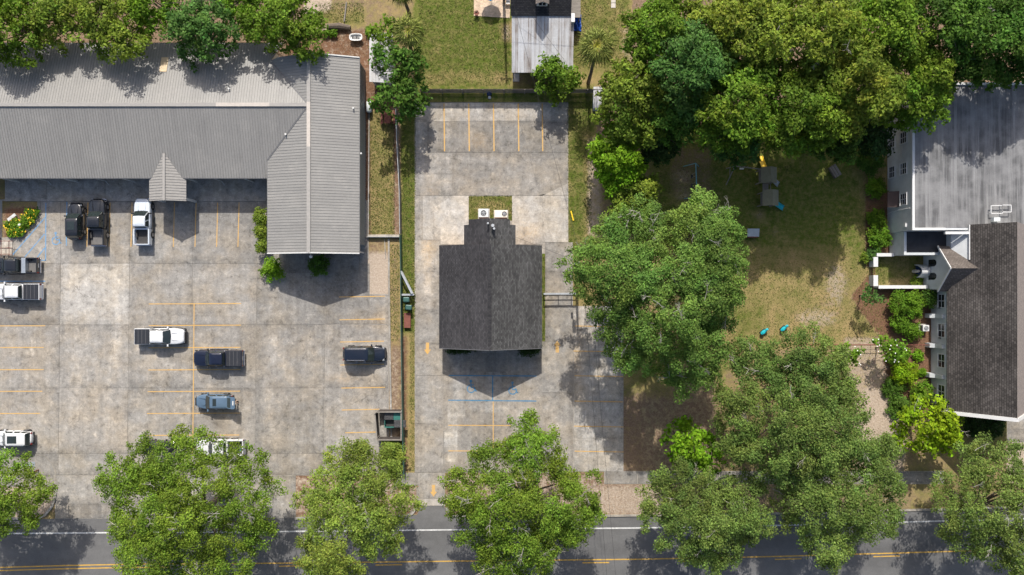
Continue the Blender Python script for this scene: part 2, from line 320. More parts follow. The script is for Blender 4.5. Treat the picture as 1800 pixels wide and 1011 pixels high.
    v=np.stack([X,Y,np.zeros_like(X)],-1).reshape(-1,3)
    bump=.03*np.sin(X*.7+1)*np.sin(Y*.9)
    i=np.arange(ny*nx).reshape(ny,nx); f=np.stack([i[:-1,:-1],i[:-1,1:],i[1:,1:],i[1:,:-1]],-1).reshape(-1,4)
    me=bpy.data.meshes.new('ground'); me.from_pydata(v.tolist(),[],f.tolist()); me.update()
    at=me.color_attributes.new('mask','FLOAT_COLOR','POINT'); at.data.foreach_set('color',A.reshape(-1).astype(np.float32))
    me.materials.append(M['ground']); o=bpy.data.objects.new('ground',me); COL.objects.link(o); o['kind']='structure'
    mb=MB(); mb.quad((-1500,-1500,-.06),(1500,-1500,-.06),(1500,1500,-.06),(-1500,1500,-.06))
    far=mb.build('terrain',M['ground']); far['kind']='structure'
    c=far.data.color_attributes.new('mask','FLOAT_COLOR','POINT'); c.data.foreach_set('color',np.tile((.7,.5,.1,.2),4).astype(np.float32))
    return o
ground()
# ---- slabs
STALLS=[(x,392) for x in (213,270,326,364,402)]+[(x,y) for x in (298,384) for y in (553,592,630,669,707,746)]+[(637,y) for y in (541,581,621,661,700,740)]+[(34,y) for y in (592,630,669,707)]+[(x,232) for x in (802,846,889,932)]+[(x,y) for x in (828,900) for y in (684,727,770)]+[(1052,y) for y in (595,640,683,727,771)]
BLOT=[(605,500,45,35,.9),(455,455,40,18,.7),(445,395,30,40,.6),(340,462,110,9,.7),(515,735,45,40,.55),(640,585,35,12,.6),(330,575,60,10,.6),(590,620,14,60,.45),(250,500,25,40,.4),(850,300,50,25,.55),(960,255,30,18,.6),(790,250,20,20,.5),(900,240,60,14,.45),(850,770,40,22,.55),(985,450,14,40,.5),(640,690,30,14,.5),(420,600,30,20,.4),(200,840,70,14,.35),(140,440,30,14,.4),(30,640,50,12,.4),(520,480,30,30,.35),(690,735,10,20,.6),(370,370,60,14,.6)]
PALE=[((478,592),(498,640),(515,672)),((470,690),(476,740),(490,770)),((610,640),(640,655),(672,648)),((600,665),(640,690)),((748,410),(752,520)),((745,300),(790,330)),((960,700),(985,760)),((370,700),(400,735)),((210,560),(200,640)),((240,610),(330,660)),((880,715),(930,735))]
def wear_at(P,bounds,seed):
    """dark grime / bleached / rusty amounts at photo pixels P on a slab with the given bounds"""
    r_=np.random.default_rng(seed); x,y=P[...,0],P[...,1]; d=np.zeros(x.shape); p=np.zeros(x.shape); t=np.zeros(x.shape)
    x0,y0,x1,y1=bounds
    for e in (x-x0,x1-x,y-y0,y1-y): d=np.maximum(d,r_.uniform(.1,.75)*np.exp(-(np.maximum(e,0)/r_.uniform(7,16))**2))
    for cx,cy in STALLS: d=np.maximum(d,.75*np.exp(-((x-cx-3)/7)**2-((y-cy)/4)**2)); d=np.maximum(d,.4*np.exp(-((x-cx)/24)**2-((y-cy)/9)**2))
    for cx,cy,sx,sy,a in BLOT: d=np.maximum(d,a*np.exp(-((x-cx)/sx)**2-((y-cy)/sy)**2))
    for cx in (158,176,506,526): d=np.maximum(d,.35*np.exp(-((x-cx)/5)**2)*(y>400))
    for cx in (743,760,974,992): d=np.maximum(d,.32*np.exp(-((x-cx)/4)**2)*(y>280)*(x>725))
    for pl in PALE: 
        dd=np.full(x.shape,1e9)
        for a,b in zip(pl[:-1],pl[1:]):
            a,b=np.array(a,float),np.array(b,float); u=np.clip(((P-a)@(b-a))/((b-a)@(b-a)),0,1); dd=np.minimum(dd,np.linalg.norm(P-(a+u[...,None]*(b-a)),axis=-1))
        p=np.maximum(p,.9*np.exp(-(dd/6)**2))
    for cx,cy,sx,sy in ((755,430,14,50),(925,410,25,18),(760,345,10,20),(660,560,20,14),(1015,640,8,60),(840,250,20,14),(610,665,30,10)): t=np.maximum(t,.8*np.exp(-((x-cx)/sx)**2-((y-cy)/sy)**2))
    return np.stack([d,p,t,np.ones(x.shape)],-1)
SEED=[0]
def slab(parent,poly,tint,z0=.004,z1=.04,mat='concrete',gap=.016,name='slab'):
    pts=[W(*p)[:2] for p in poly]; cx=sum(p[0] for p in pts)/len(pts); cy=sum(p[1] for p in pts)/len(pts)
    q=[]
    for x,y in pts: q.append((x-(x-cx)/abs(x-cx+1e-9)*gap, y-(y-cy)/abs(y-cy+1e-9)*gap))
    z1-=random.uniform(0,.004); SEED[0]+=1
    pp=np.array(poly,float); bounds=(*pp.min(0),*pp.max(0))
    if len(q)!=4: 
        o=MB().prism(q,z0,z1).build(name,M[mat],parent,color=tint)
        V=np.array([v.co[:2] for v in o.data.vertices]); P=np.stack([900+V[:,0]*S,505.5-V[:,1]*S],-1)
    else:
        q=np.array(q); nu=max(1,int(np.linalg.norm(q[1]-q[0])/.55)); nv=max(1,int(np.linalg.norm(q[3]-q[0])/.55))
        u,v=np.meshgrid(np.linspace(0,1,nu+1),np.linspace(0,1,nv+1)); u,v=u[...,None],v[...,None]
        G_=(q[0]*(1-u)+q[1]*u)*(1-v)+(q[3]*(1-u)+q[2]*u)*v; V=G_.reshape(-1,2); I=np.arange(len(V)).reshape(nv+1,nu+1)
        fs=np.stack([I[:-1,:-1],I[1:,:-1],I[1:,1:],I[:-1,1:]],-1).reshape(-1,4).tolist(); vs=[(x,y,z1) for x,y in V]
        b=len(vs); vs+=[(x,y,z0) for x,y in q]; c_=[int(I[0,0]),int(I[0,-1]),int(I[-1,-1]),int(I[-1,0])]
        ed=[I[0,:],I[:,-1],I[-1,::-1],I[::-1,0]]
        for k in range(4): fs.append([b+k,b+(k+1)%4]+[int(i) for i in ed[k][::-1]])
        mb=MB(); mb.v=vs; mb.f=[tuple(f) for f in fs]; o=mb.build(name,M[mat],parent,color=tint); V=np.array([w_[:2] for w_ in vs]); P=np.stack([900+V[:,0]*S,505.5-V[:,1]*S],-1)
    at=o.data.color_attributes.new('wear','FLOAT_COLOR','POINT'); at.data.foreach_set('color',(wear_at(P,bounds,SEED[0])*(1.0 if len(poly)==4 else .25)).astype(np.float32).ravel())
    return o
def base_sheet(name,poly,mat,z=.004):
    o=MB().quad(*[W(*p)[:2]+(z,) for p in poly[::-1]]).build(name,mat); o['kind']='structure'; return o
def tint(v,w=0.0):
    v=(v-.03)*.82; return (v*(1.0+w*.6),v*(.95+w*.2),v*(.87-w*.2))
m_joint=plain('joint_dirt',(.27,.25,.22),.95,var=.4,scale=1.5)
lot=base_sheet('parking_lot',[(69,352),(647,352),(647,517),(684,517),(684,836),(-70,836),(-70,421),(0,421),(20,419),(40,411),(57,398),(66,385),(69,368)],m_joint)
xc=[-70,-6,107,228,339,452,573,683]; yc=[354,463,571,682,797,835]
special={(2,1):.50,(2,2):.40,(1,1):.36,(3,1):.36,(4,1):.37,(1,3):.37,(3,2):.36,(5,3):.34,(4,3):.34,(5,4):.33,(6,3):.36}
for j in range(len(yc)-1):
    for i in range(len(xc)-1):
        t=special.get((i,j),.365+random.uniform(-.03,.03))
        k=(yc[j]-463)*-.012; k2=(yc[j+1]-463)*-.012
        x0=xc[i]+k; x1=xc[i+1]+k; 
        if i==len(xc)-2: x1=683
        if (i,j)==(0,0): slab(lot,rect(-70,421,-6,463),tint(.38)); continue
        if (i,j)==(1,0): slab(lot,[(69,354),(107,354),(107,463),(-6,463),(-6,421),(20,419.5),(40,411.5),(57,398.5),(66,385.5),(69,368)],tint(.38),gap=.008); continue
        if (i,j)==(6,0): slab(lot,rect(573,438,646,463),tint(.33)); continue
        if (i,j)==(6,1): slab(lot,rect(572,463,650,570),tint(.33)); slab(lot,rect(650,518,683,570),tint(.36)); continue
        slab(lot,[(x0,yc[j]),(x1,yc[j]),(x1+k2-k if i<len(xc)-2 else 683,yc[j+1]),(x0+k2-k,yc[j+1])],tint(t,random.uniform(-.02,.03)))
dw=base_sheet('driveway_apron',[(97,836),(520,836),(520,913),(97,913)],m_joint,.0035)
for (a,b,c,d,t) in ((99,836,300,886,.40),(300,836,520,911,.40),(99,886,121,911,.42),(121,886,178,911,.33),(178,886,300,911,.40)):
    slab(dw,rect(a,b,c,d),tint(t))
mb=MB()
for q in ((729,180,824,831),(824,180,900,345),(824,388,900,831),(900,180,953,831),(953,180,959,446),(953,610,959,831),(959,180,999,831),(999,426,1007,831),(1007,538,1096,829)):
    (xa,ya,_),(xb,yb,_)=W(q[0],q[3]),W(q[2],q[1]); mb.quad((xa,ya,.004),(xb,ya,.004),(xb,yb,.004),(xa,yb,.004))
office=mb.build('office_lot',m_joint); office['kind']='structure'
new=.50
for p,t,mt in ((rect(731,181,868,214),.46,1),(rect(868,181,997,214),.47,1),(rect(731,214,751,269),.43,1),(rect(751,214,868,268),.33,0),(rect(868,214,998,268),.32,0),
   (rect(795,268,998,344),.35,0),(rect(731,269,775,306),.42,0),(rect(775,269,795,306),.40,0),(rect(731,306,775,344),.41,0),(rect(775,306,795,344),.40,0),
   (rect(730,344,743,422),.42,0),([(743,344),(795,344),(775,357),(763,364),(763,400),(774,402),(774,422),(743,422)],.45,0),([(795,344),(824,344),(824,430),(774,430),(774,402),(763,400),(763,364),(775,357)],.54,1),
   (rect(729,422,774,478),.45,0),(rect(731,478,774,545),.43,0),(rect(730,545,774,603),.40,0),(rect(729,603,779,660),.38,0),(rect(729,660,779,745),.37,0),(rect(729,745,779,831),.38,0),
   (rect(900,344,954,430),.52,1),([(936,344),(954,344),(999,322),(999,344)],.49,1),(rect(954,344,999,426),.51,1),(rect(958,426,1004,478),.37,0),(rect(958,478,1006,538),.36,0),(rect(958,538,1008,600),.36,0),(rect(953,600,1008,690),.38,0),(rect(953,690,1008,829),.37,0),
   (rect(779,603,866,660),.34,0),(rect(866,603,953,660),.34,0),(rect(779,660,866,747),.36,0),(rect(866,660,953,747),.37,0),(rect(779,747,866,830),.35,0),(rect(866,747,953,830),.36,0),
   (rect(774,430,950,603),.35,0)):
    slab(office,p,tint(t,random.uniform(-.01,.03)),mat='concrete_new' if mt else 'concrete')
for j in range(5):
    ya=[538,597,640,705,770,829]
    for a,b in ((1009,1052),(1052,1096)): slab(office,rect(a,ya[j],b,ya[j+1]),tint(.47+random.uniform(-.02,.02),-.02),mat='concrete_new')
for p,t in ((rect(797,625,808,660),.44),(rect(797,660,818,706),.46),(rect(787,706,818,732),.47),(rect(787,732,804,759),.47),(rect(781,759,804,786),.52),(rect(787,786,803,812),.47),(rect(853,654,879,725),.42),(rect(820,212,998,213),.4)):
    slab(office,p,tint(t,-.03),z0=.0405,z1=.0445,mat='concrete_new',gap=0,name='patch')
d2=base_sheet('exit_driveway',[(736,831),(782,831),(782,890),(736,890)],m_joint)
slab(d2,rect(738,832,781,876),tint(.40)); slab(d2,rect(737,877,782,889),tint(.50),mat='concrete_new')
# pavement slabs along the road
sw=base_sheet('pavement',[(697,831),(736,831),(736,854),(697,854)],m_joint); slab(sw,rect(698,832,735,853),tint(.36))
sw2=base_sheet('pavement',[(1062,828),(1660,828),(1660,851),(1062,851)],m_joint,.0045)
for k in range(10): slab(sw2,rect(1063+k*58,829,1120+k*58,850),tint(.36+random.uniform(-.03,.03)))
sw3=base_sheet('pavement',[(-60,834),(97,834),(97,856),(-60,856)],m_joint,.005)
for k in range(3): slab(sw3,rect(-58+k*51,835,-8+k*51,855),tint(.38))
walk=base_sheet('church_walk',[(1770,733),(1800,733),(1800,778),(1770,778)],m_joint); slab(walk,rect(1771,734,1830,754),tint(.38,.0)); slab(walk,rect(1771,754,1830,776),tint(.34))
# ---- road
rd=[(-200,913),(0,913),(100,912),(520,911),(733,905),(740,889),(781,889),(785,905),(1060,906),(1300,903),(1600,896),(1900,888)]
road=MB().prism([W(*p)[:2] for p in rd+[(1900,1120),(-200,1120)]],.006,.012).build('road',M['asphalt']); road['kind']='structure'
def stripe(parent,pts,wd,mat,z,name):
    mb=MB()
    P=[np.array(W(*p)[:2]) for p in pts]
    for a,b in zip(P[:-1],P[1:]):
        d=(b-a)/np.linalg.norm(b-a); n=np.array((-d[1],d[0]))*wd/2
        mb.quad(*[tuple(q)+(z,) for q in (a-n,b-n,b+n,a+n)])
    return mb.build(name,mat,parent)
wl=[(-150,939),(0,938),(200,936.3),(400,935.3),(750,931.8),(1129,928),(1350,924),(1582,918),(1880,909)]
yl=[(-150,1002),(0,997.5),(120,994),(250,991.5),(500,990),(750,987),(1129,983),(1350,978.5),(1582,972),(1880,963)]
stripe(road,wl,.17,M['road_white'],.016,'edge_line')
stripe(road,yl,.15,M['road_yellow'],.016,'centre_line')
def yat(x): return float(np.interp(x,[p[0] for p in yl],[p[1] for p in yl]))
stripe(road,[(x,yat(x)+5.5) for x in (-150,0,100,200,300)],.14,M['road_yellow'],.016,'centre_line')
for x0 in (490,660,843,1024,1192,1362,1535,1704): stripe(road,[(x0,yat(x0)+5.2),(x0+47,yat(x0+47)+5.2)],.14,M['road_yellow'],.016,'centre_dash')
# ---- kerbs
def kerb(pts,label_mat='stone',wd=.16,h=.13,name='kerb',z0=0,tintc=(.27,.26,.24)):
    mb=MB(); P=[np.array(W(*p)[:2]) for p in pts]; N=[]
    for i in range(len(P)):
        d=P[min(i+1,len(P)-1)]-P[max(i-1,0)]; d/=np.linalg.norm(d); N.append(np.array((-d[1],d[0]))*wd/2)
    mb.loft([[tuple(p-n)+(z0,),tuple(p+n)+(z0,),tuple(p+n)+(z0+h,),tuple(p-n)+(z0+h,)] for p,n in zip(P,N)])
    o=mb.build(name,M['concrete_new'],None,color=tintc); o['kind']='structure'; return o
kerb([(683.5,420),(684,500),(685.5,620),(688,760),(690,826)],wd=.22); kerb([(-60,798),(60,798),(80,802),(92,815),(98,830),(98,845)],h=.06,tintc=(.24,.225,.20)); kerb([(99,858),(98,870),(92,890),(80,905),(66,911),(-60,912)],wd=.3)
kerb([(1060,906.5),(1300,903.5),(1600,896.5),(1850,889.5)],wd=.25); kerb([(784,892),(790,903),(800,906),(1060,906.5)],wd=.25,h=.128); kerb([(734,856),(735,880),(732,893),(724,903),(712,907),(520,911)],wd=.3)
kerb([(69,352),(69,368),(66,385),(57,398),(40,411),(20,419),(0,420)],wd=.3); kerb([(649,196),(648,330),(647,455)],wd=.12,h=.08); kerb([(644,415),(702,415)],wd=.35,h=.1,tintc=(.33,.315,.29)); kerb([(676,420),(678,455)],wd=.1,h=.06)
kerb([(-60,352),(10,352)],wd=.2,h=.03)
# ---- painted lines
zp=.046
for y,x1 in ((573,80),(611,77),(650,77),(688,75),(727,71)): stripe(lot,[(-30,y),(x1,y-.3)],.105,M['yellow'],zp,'parking_line')
for y,x0,x1 in ((534,262,424),(572,262,424),(611,261,423),(650,261,423),(688,260,422),(726.5,259,422),(765,258,421)): stripe(lot,[(x0,y+.4),(x1,y-.4)],.105,M['yellow'],zp,'parking_line')
stripe(lot,[(341.5,534),(340.5,650),(339,800)],.105,M['yellow'],zp+.004,'parking_line')
for y,x0,x1 in ((521.5,596,677),(561.5,597,677),(600.5,598,675),(641,598,675),(681.5,600,677),(720,601,668),(760,607,666)): stripe(lot,[(x0,y+.7),(x1,y-.7)],.105,M['yellow'],zp,'parking_line')
for x in (155,194,232.5,307,345,383,420.5): stripe(lot,[(x,356),(x-2,434)],.105,M['yellow'],zp,'parking_line')
for a,b in (((81,357),(80.5,458)),((80,382),(21,450)),((79,411),(43,453)),((79,436),(66,452)),((82,457.5),(66,457.5)),((118,355),(117,432)),((-10,494.5),(80,494.5))): stripe(lot,[a,b],.13,M['blue'],zp,'parking_line')
for x in (780.5,824,867.5,911,953): stripe(office,[(x,182),(x+1,266)],.14,M['yellow'],zp,'parking_line')
for y,x0,x1 in ((573.5,1010,1090),(617.5,1008,1095),(661,1010,1095),(705.5,1010,1095),(749.5,1009,1096),(793.5,1010,1096)): stripe(office,[(x0,y-.5),(x1,y+1)],.105,M['yellow'],zp,'parking_line')
for y,x0,x1 in ((747.5,788,898),(792.5,788,905)): stripe(office,[(x0,y),(x1,y+.5)],.105,M['yellow'],zp,'parking_line')
stripe(office,[(867,706),(867,800)],.105,M['yellow'],zp+.004,'parking_line')
stripe(office,[(789,660),(943,661)],.13,M['blue_dark'],zp,'parking_line'); stripe(office,[(788,703.5),(943,705)],.13,M['blue_dark'],zp,'parking_line'); stripe(office,[(866,661),(866,703)],.13,M['blue_dark'],zp+.004,'parking_line')
def arrow(parent,px,py,d):
    x,y,_=W(px,py); mb=MB(); z=zp
    mb.quad((x-.2,y-.75*d,z),(x+.2,y-.75*d,z),(x+.2,y+.1*d,z),(x-.2,y+.1*d,z)); mb.quad((x-.42,y+.1*d,z+.001),(x+.42,y+.1*d,z+.001),(x,y+.72*d,z+.001))
    mb.build('direction_arrow',M['yellow'],parent)
arrow(office,751.5,613,-1); arrow(office,979.5,609,1); arrow(d2,762,863,-1)
def wheelchair(parent,px,py,mat):
    x,y,_=W(px,py); mb=MB(); z=zp
    def arc(cx,cy,r,a0,a1,wd,n=14):
        for i in range(n):
            a,b=a0+(a1-a0)*i/n,a0+(a1-a0)*(i+1)/n
            mb.quad(*[(cx+q*math.cos(c),cy+q*math.sin(c),z) for q,c in ((r-wd,a),(r,a),(r,b),(r-wd,b))])
    arc(x,y-.1,.52,R(100),R(395),.12); arc(x-.02,y+.85,.16,0,2*math.pi,.15)
    def bar(x0,y0,x1,y1,wd=.12):
        d=math.hypot(x1-x0,y1-y0); nx,ny=-(y1-y0)/d*wd/2,(x1-x0)/d*wd/2
        mb.quad((x0-nx,y0-ny,z+.001),(x1-nx,y1-ny,z+.001),(x1+nx,y1+ny,z+.001),(x0+nx,y0+ny,z+.001))
    bar(x-.02,y+.68,x+.02,y+.02); bar(x,y+.38,x+.34,y+.38); bar(x+.02,y+.02,x+.4,y+.02); bar(x+.4,y+.05,x+.58,y-.4); bar(x+.55,y-.4,x+.7,y-.34)
    mb.build('wheelchair_symbol',mat,parent)
wheelchair(lot,98.5,422,M['blue']); wheelchair(office,828,682,M['blue_dark']); wheelchair(office,901,685,M['blue_dark'])
# ================================================================ BUILDINGS
def plane(p,q,r):
    p,q,r=[np.array(a,float) for a in (p,q,r)]; n=np.cross(q-p,r-p); d=n@p
    return lambda x,y:(d-n[0]*x-n[1]*y)/n[2]
def ribs(poly,zf,axis,spacing,wd=.05,h=.045,off=0.0,start=None):
    mb=MB(); k=0 if axis=='y' else 1          # ribs run along y -> step in x
    lo=min(p[k] for p in poly); hi=max(p[k] for p in poly); c=lo+spacing*.5 if start is None else start
    while c<hi:
        t=[]
        for i in range(len(poly)):
            a,b=poly[i],poly[(i+1)%len(poly)]
            if (a[k]>c)!=(b[k]>c):
                s=(c-a[k])/(b[k]-a[k]); t.append(a[1-k]+s*(b[1-k]-a[1-k]))
        t.sort()
        for u,v in zip(t[::2],t[1::2]):
            if v-u<.1: continue
            mk=lambda cc,tt:(cc,tt) if k==0 else (tt,cc)
            vs=[]
            for tt in (u,v):
                for cc,zz in ((c-wd/2,0),(c+wd/2,0),(c+wd/4,h),(c-wd/4,h)):
                    x,y=mk(cc,tt); vs.append((x,y,zf(x,y)+zz+off))
            mb.add(vs,[(0,1,2,3),(7,6,5,4),(0,4,5,1),(1,5,6,2),(2,6,7,3),(3,7,4,0)])
        c+=spacing
    return mb
def bar(mb,a,b,w,h):
    """rectangular bar from a to b, width w (horizontal), height h"""
    a,b=np.array(a,float),np.array(b,float); d=b-a; d/=np.linalg.norm(d); s=np.cross(d,(0,0,1.)); 
    if np.linalg.norm(s)<1e-3: s=np.array((1.,0,0))
    s/=np.linalg.norm(s); u=np.cross(s,d)
    ring=lambda p:[tuple(p+s*w/2*i+u*h/2*j) for i,j in ((-1,-1),(1,-1),(1,1),(-1,1))]
    return mb.loft([ring(a),ring(b)])
# ---------------- long grey metal-roofed building
ZR,ZE,ZW=5.6,3.4,3.95
XR,XWW,XWE=-23.35,-28.65,-17.9      # wing ridge, west eave, east eave
YS,YN=4.05,27.0                      # wing ends
YM,YF,YB=21.0,12.92,28.85            # main ridge, front eave, back eave
XL=-72.0
G=wthing('retail_building','long L-shaped grey metal-roofed building with a gabled wing along the left car park','building',(-40,15,0))
sf=plane((0,YM,ZR),(1,YM,ZR),(0,YF,ZE)); nf=plane((0,YM,ZR),(1,YM,ZR),(0,YB,ZE))
wf=plane((XR,0,ZR),(XR,1,ZR),(XWW,0,ZW)); ef=plane((XR,0,ZR),(XR,1,ZR),(XWE,0,ZW))
yv=YM-(ZR-ZW)/((ZR-ZE)/(YM-YF)); yn=YM+(ZR-ZW)/((ZR-ZE)/(YB-YM))
pS=[(XL,YF),(XWW,YF),(XWW,yv),(XR,YM),(XL,YM)]; xb=W(497,100,4.2)[0]
pN=[(XL,YM),(XR,YM),(XWW+.4,yn-.35),(xb-.2,YB),(XL,YB)]
pWs=[(XWW,YS),(XR,YS),(XR,YM),(XWW,yv)]; pWn=[(XR,YM),(XR,YN),(W(490,101,3.95)[0],YN-.15),(XWW+.4,yn-.35)]
pE=[(XR,YS),(XWE,YS),(XWE,YN-.1),(XR,YN)]
for p,f,mt in ((pS,sf,'tanroof'),(pN,nf,'tanroof'),(pWs,wf,'tanroof2'),(pWn,wf,'tanroof2'),(pE,ef,'tanroof2')):
    o=MB().prism(p,-.06,0,f).build('roof_slope',M[mt],G)
    a='y' if mt=='tanroof' else 'x'
    r=ribs(p,f,a,.31 if a=='y' else .335,.05,.028).build('seam',M['seam'],o,o=G['_w'],kind='stuff')
mb=MB(); bar(mb,(XL,YM,ZR+.03),(W(380,184,ZR)[0],YM,ZR+.03),.42,.1); mb.build('ridge_cap',M['capn'],G)
mb=MB(); bar(mb,(W(380,184,ZR)[0],YM,ZR+.035),(W(474,184,ZR)[0],YM,ZR+.035),.42,.1); mb.build('ridge_cap',M['capl'],G)
mb=MB(); bar(mb,(W(474,184,ZR)[0],YM,ZR+.03),(XR,YM,ZR+.03),.42,.1); mb.build('ridge_cap',M['capn'],G)
for y0,y1,m in ((YM+.3,YN,'capn'),(W(0,258,ZR)[1],YM+.3,'capl'),(YS-.02,W(0,258,ZR)[1],'capn')):
    mb=MB(); bar(mb,(XR,y0,ZR+.045),(XR,y1,ZR+.045),.42,.1); mb.build('ridge_cap',M[m],G)
mb=MB(); bar(mb,(XWW,yv,ZW+.03),(XR,YM,ZR+.03),.16,.06); mb.build('valley_flashing',M['gutter'],G)
mb=MB(); bar(mb,(XWW+.4,yn-.35,wf(XWW+.4,0)+.03),(XR,YM,ZR+.03),.16,.06); mb.build('valley_flashing',M['gutter'],G)
x,y,_=W(287,107,4.4); 
for yy,m in ((y-.35,'skylight'),):
    MB().prism([(x-.42,yy-.95),(x+.42,yy-.95),(x+.42,yy+.9),(x-.42,yy+.9)],.05,.06,nf).build('skylight',M[m],G)
for p0,p1 in (((XL,YF,ZE),(XWW,YF,ZE)),((XWW,YS,ZW),(XWW,yv,ZW)),((XWE,YS,ZW),(XWE,YN,ZW)),((XL,YB,ZE),(xb,YB,ZE))):
    mb=MB(); bar(mb,(p0[0],p0[1],p0[2]-.09),(p1[0],p1[1],p1[2]-.09),.14,.13); mb.build('gutter',M['gutter'],G)
for p0,p1 in (((XWW,YS,ZW),(XR,YS,ZR)),((XR,YS,ZR),(XWE,YS,ZW)),((XR,YN,ZR),(XWE,YN,ZW))):
    mb=MB(); bar(mb,(p0[0],p0[1]-.05,p0[2]-.02),(p1[0],p1[1]-.05,p1[2]-.02),.13,.26); mb.build('fascia',M['trimw'],G)
YWALL=15.6
def gable_wall(y0,y1,x0,x1,xr,ze,zr): return MB().add([(x0,y0,0),(x1,y0,0),(x1,y0,ze),(xr,y0,zr),(x0,y0,ze),(x0,y1,0),(x1,y1,0),(x1,y1,ze),(xr,y1,zr),(x0,y1,ze)],
    [(0,1,2,3,4),(9,8,7,6,5),(1,0,5,6),(2,1,6,7),(4,3,8,9),(3,2,7,8),(0,4,9,5)])
MB().box(XL,YWALL,0,XWW,YB-.4,ZE-.1).build('wall',M['cream'],G)
gable_wall(YS+1.1,YN-.3,XWW+.35,XWE-.12,XR,ZW-.12,ZR-.13).build('wall',M['wallgrey'],G)
mb=MB(); 
for k in range(74): yy=YS+1.2+k*.29; mb.box(XWE-.12,yy,0,XWE-.08,yy+.12,ZW-.15)
mb.build('siding_rib',M['wallgrey'],G,kind='stuff')
for x in (XWW+.45,XR-.0,XWE-.35):
    MB().box(x-.09,YS+.12,0,x+.09,YS+.3,ZW-.1 if x!=XR else ZR-.25).build('post',M['trimw'],G)
MB().box(XWW+.4,YS+.1,ZW-.4,XWE-.15,YS+.26,ZW-.12).build('beam',M['trimw'],G)
# front doors and windows under the porch
for k in range(8):
    x=-61+k*4.0
    if x>-30: break
    d=MB().box(x-.5,YWALL-.06,.16,x+.5,YWALL-.005,2.25).build('door',M['glass'],G); MB().box(x+.32,YWALL-.12,1.1,x+.4,YWALL-.06,1.3).build('handle',M['chrome'],d,o=G['_w'])
    wn=MB().box(x+1.0,YWALL-.05,.9,x+2.6,YWALL-.006,2.2).build('window',M['glass'],G); MB().box(x+.9,YWALL-.1,.8,x+2.7,YWALL-.004,.9).build('sill',M['trimw'],wn,o=G['_w'])
for px,py in ((35,321),(138,321),(239,321),(347,321),(446,321)):
    x,y,_=W(px,py); MB().box(x-.09,YF-.02,.1,x+.09,YF+.16,ZE-.12).build('porch_post',M['trimw'],G)
for px in (87,188,292,391):
    x=W(px,319)[0]; mb=MB(); bar(mb,(x,YF+.35,ZE-.2),(x,YF+1.6,ZE-.9),.09,.09); mb.tube([(x,YF+.1,ZE-.15),(x,YF+.12,.3),(x+.35,YF-.35,.16)],.04,6); mb.build('downspout',M['trimw'],G)
# portico
PR,PE=4.15,3.2; xr,xl,xe=W(288.5,351,PR)[0],W(262.5,349,PE)[0],W(327.5,349,PE)[0]; yf=W(0,351,PR)[1]-.05
lw=plane((xr,0,PR),(xr,1,PR),(xl,0,PE)); le=plane((xr,0,PR),(xr,1,PR),(xe,0,PE))
yj=YM-(ZR-PR)/((ZR-ZE)/(YM-YF)); ye=YF+.05
o=MB().prism([(xl,yf),(xr,yf),(xr,yj),(xl,ye)],-.06,.03,lw).build('portico_roof',M['capn'],G); ribs([(xl,yf),(xr,yf),(xr,yj),(xl,ye)],lw,'x',.33,.05,.035,.03).build('seam',M['seam'],o,o=G['_w'],kind='stuff')
o=MB().prism([(xr,yf),(xe,yf),(xe,ye),(xr,yj)],-.06,.03,le).build('portico_roof',M['capn'],G); ribs([(xr,yf),(xe,yf),(xe,ye),(xr,yj)],le,'x',.33,.05,.035,.03).build('seam',M['seam'],o,o=G['_w'],kind='stuff')
mb=MB(); bar(mb,(xr,yf-.02,PR+.07),(xr,yj,PR+.07),.28,.07); mb.build('portico_ridge',M['capn'],G)
MB().add([(xl+.05,yf+.05,PE-.1),(xe-.05,yf+.05,PE-.1),(xr,yf+.05,PR-.1)],[(0,1,2)]).build('portico_gable',M['trimw'],G)
for x in (xl+.3,xe-.3): MB().box(x-.12,yf+.2,.1,x+.12,yf+.44,PE-.05).build('portico_post',M['trimw'],G)
mb=MB().tube([(XR+.02,YS-.1,ZW+.9),(XR+.02,YS-.45,ZW+.95)],.03,6); mb.loft([[(XR+.02+r*math.cos(a),YS-.45+r*math.sin(a),z) for a in np.linspace(0,2*math.pi,9)[:-1]] for r,z in ((.05,ZW+.7),(.18,ZW+.78),(.2,ZW+.9),(.1,ZW+1.05))]).build('flood_light',M['white'],G)
for px_,py_ in ((621,190),(634,269),(505,238),(408,160)):
    f_=ef if px_>545 else (wf if px_>480 else nf); x,y,_=W(px_,py_,4.4); z=f_(x,y); MB().tube([(x,y,z-.05),(x,y,z+.28),(x,y,z+.36)],[.07,.07,.11],8).build('roof_vent',M['trimw'],G)
# porch walkway (a raised slab, part of the setting)
wk=MB().prism([W(10,354)[:2],W(468,354)[:2],(XWW+.3,YWALL),(W(10,354)[0],YWALL)],.0,.115).build('porch_walkway',m_joint); wk['kind']='structure'
xs=[10,83,186,289,391,468]
for a,b in zip(xs[:-1],xs[1:]):
    p=[W(a,354)[:2],W(b,354)[:2],(W(b,0)[0],YWALL),(W(a,0)[0],YWALL)]
    MB().prism([(p[0][0]+.02,p[0][1]+.02),(p[1][0]-.02,p[1][1]+.02),(p[2][0]-.02,p[2][1]),(p[3][0]+.02,p[3][1])],.116,.15).build('slab',M['concrete'],wk,color=tint(.42))
for a,b in ((503,575),(580,632)):
    s_=slab(lot,rect(a,438,b,480),tint(.30),z0=.045,z1=.13,gap=0,name='entrance_slab')
# white kerb wall at the frame edge
mb=MB().box(*W(-2,418)[:2],0,W(4,0)[0],W(0,352)[1],.9); single(mb,'garden_wall',M['trimw'],'white low wall beside the yellow flower bed at the left edge','wall',W(1,385))
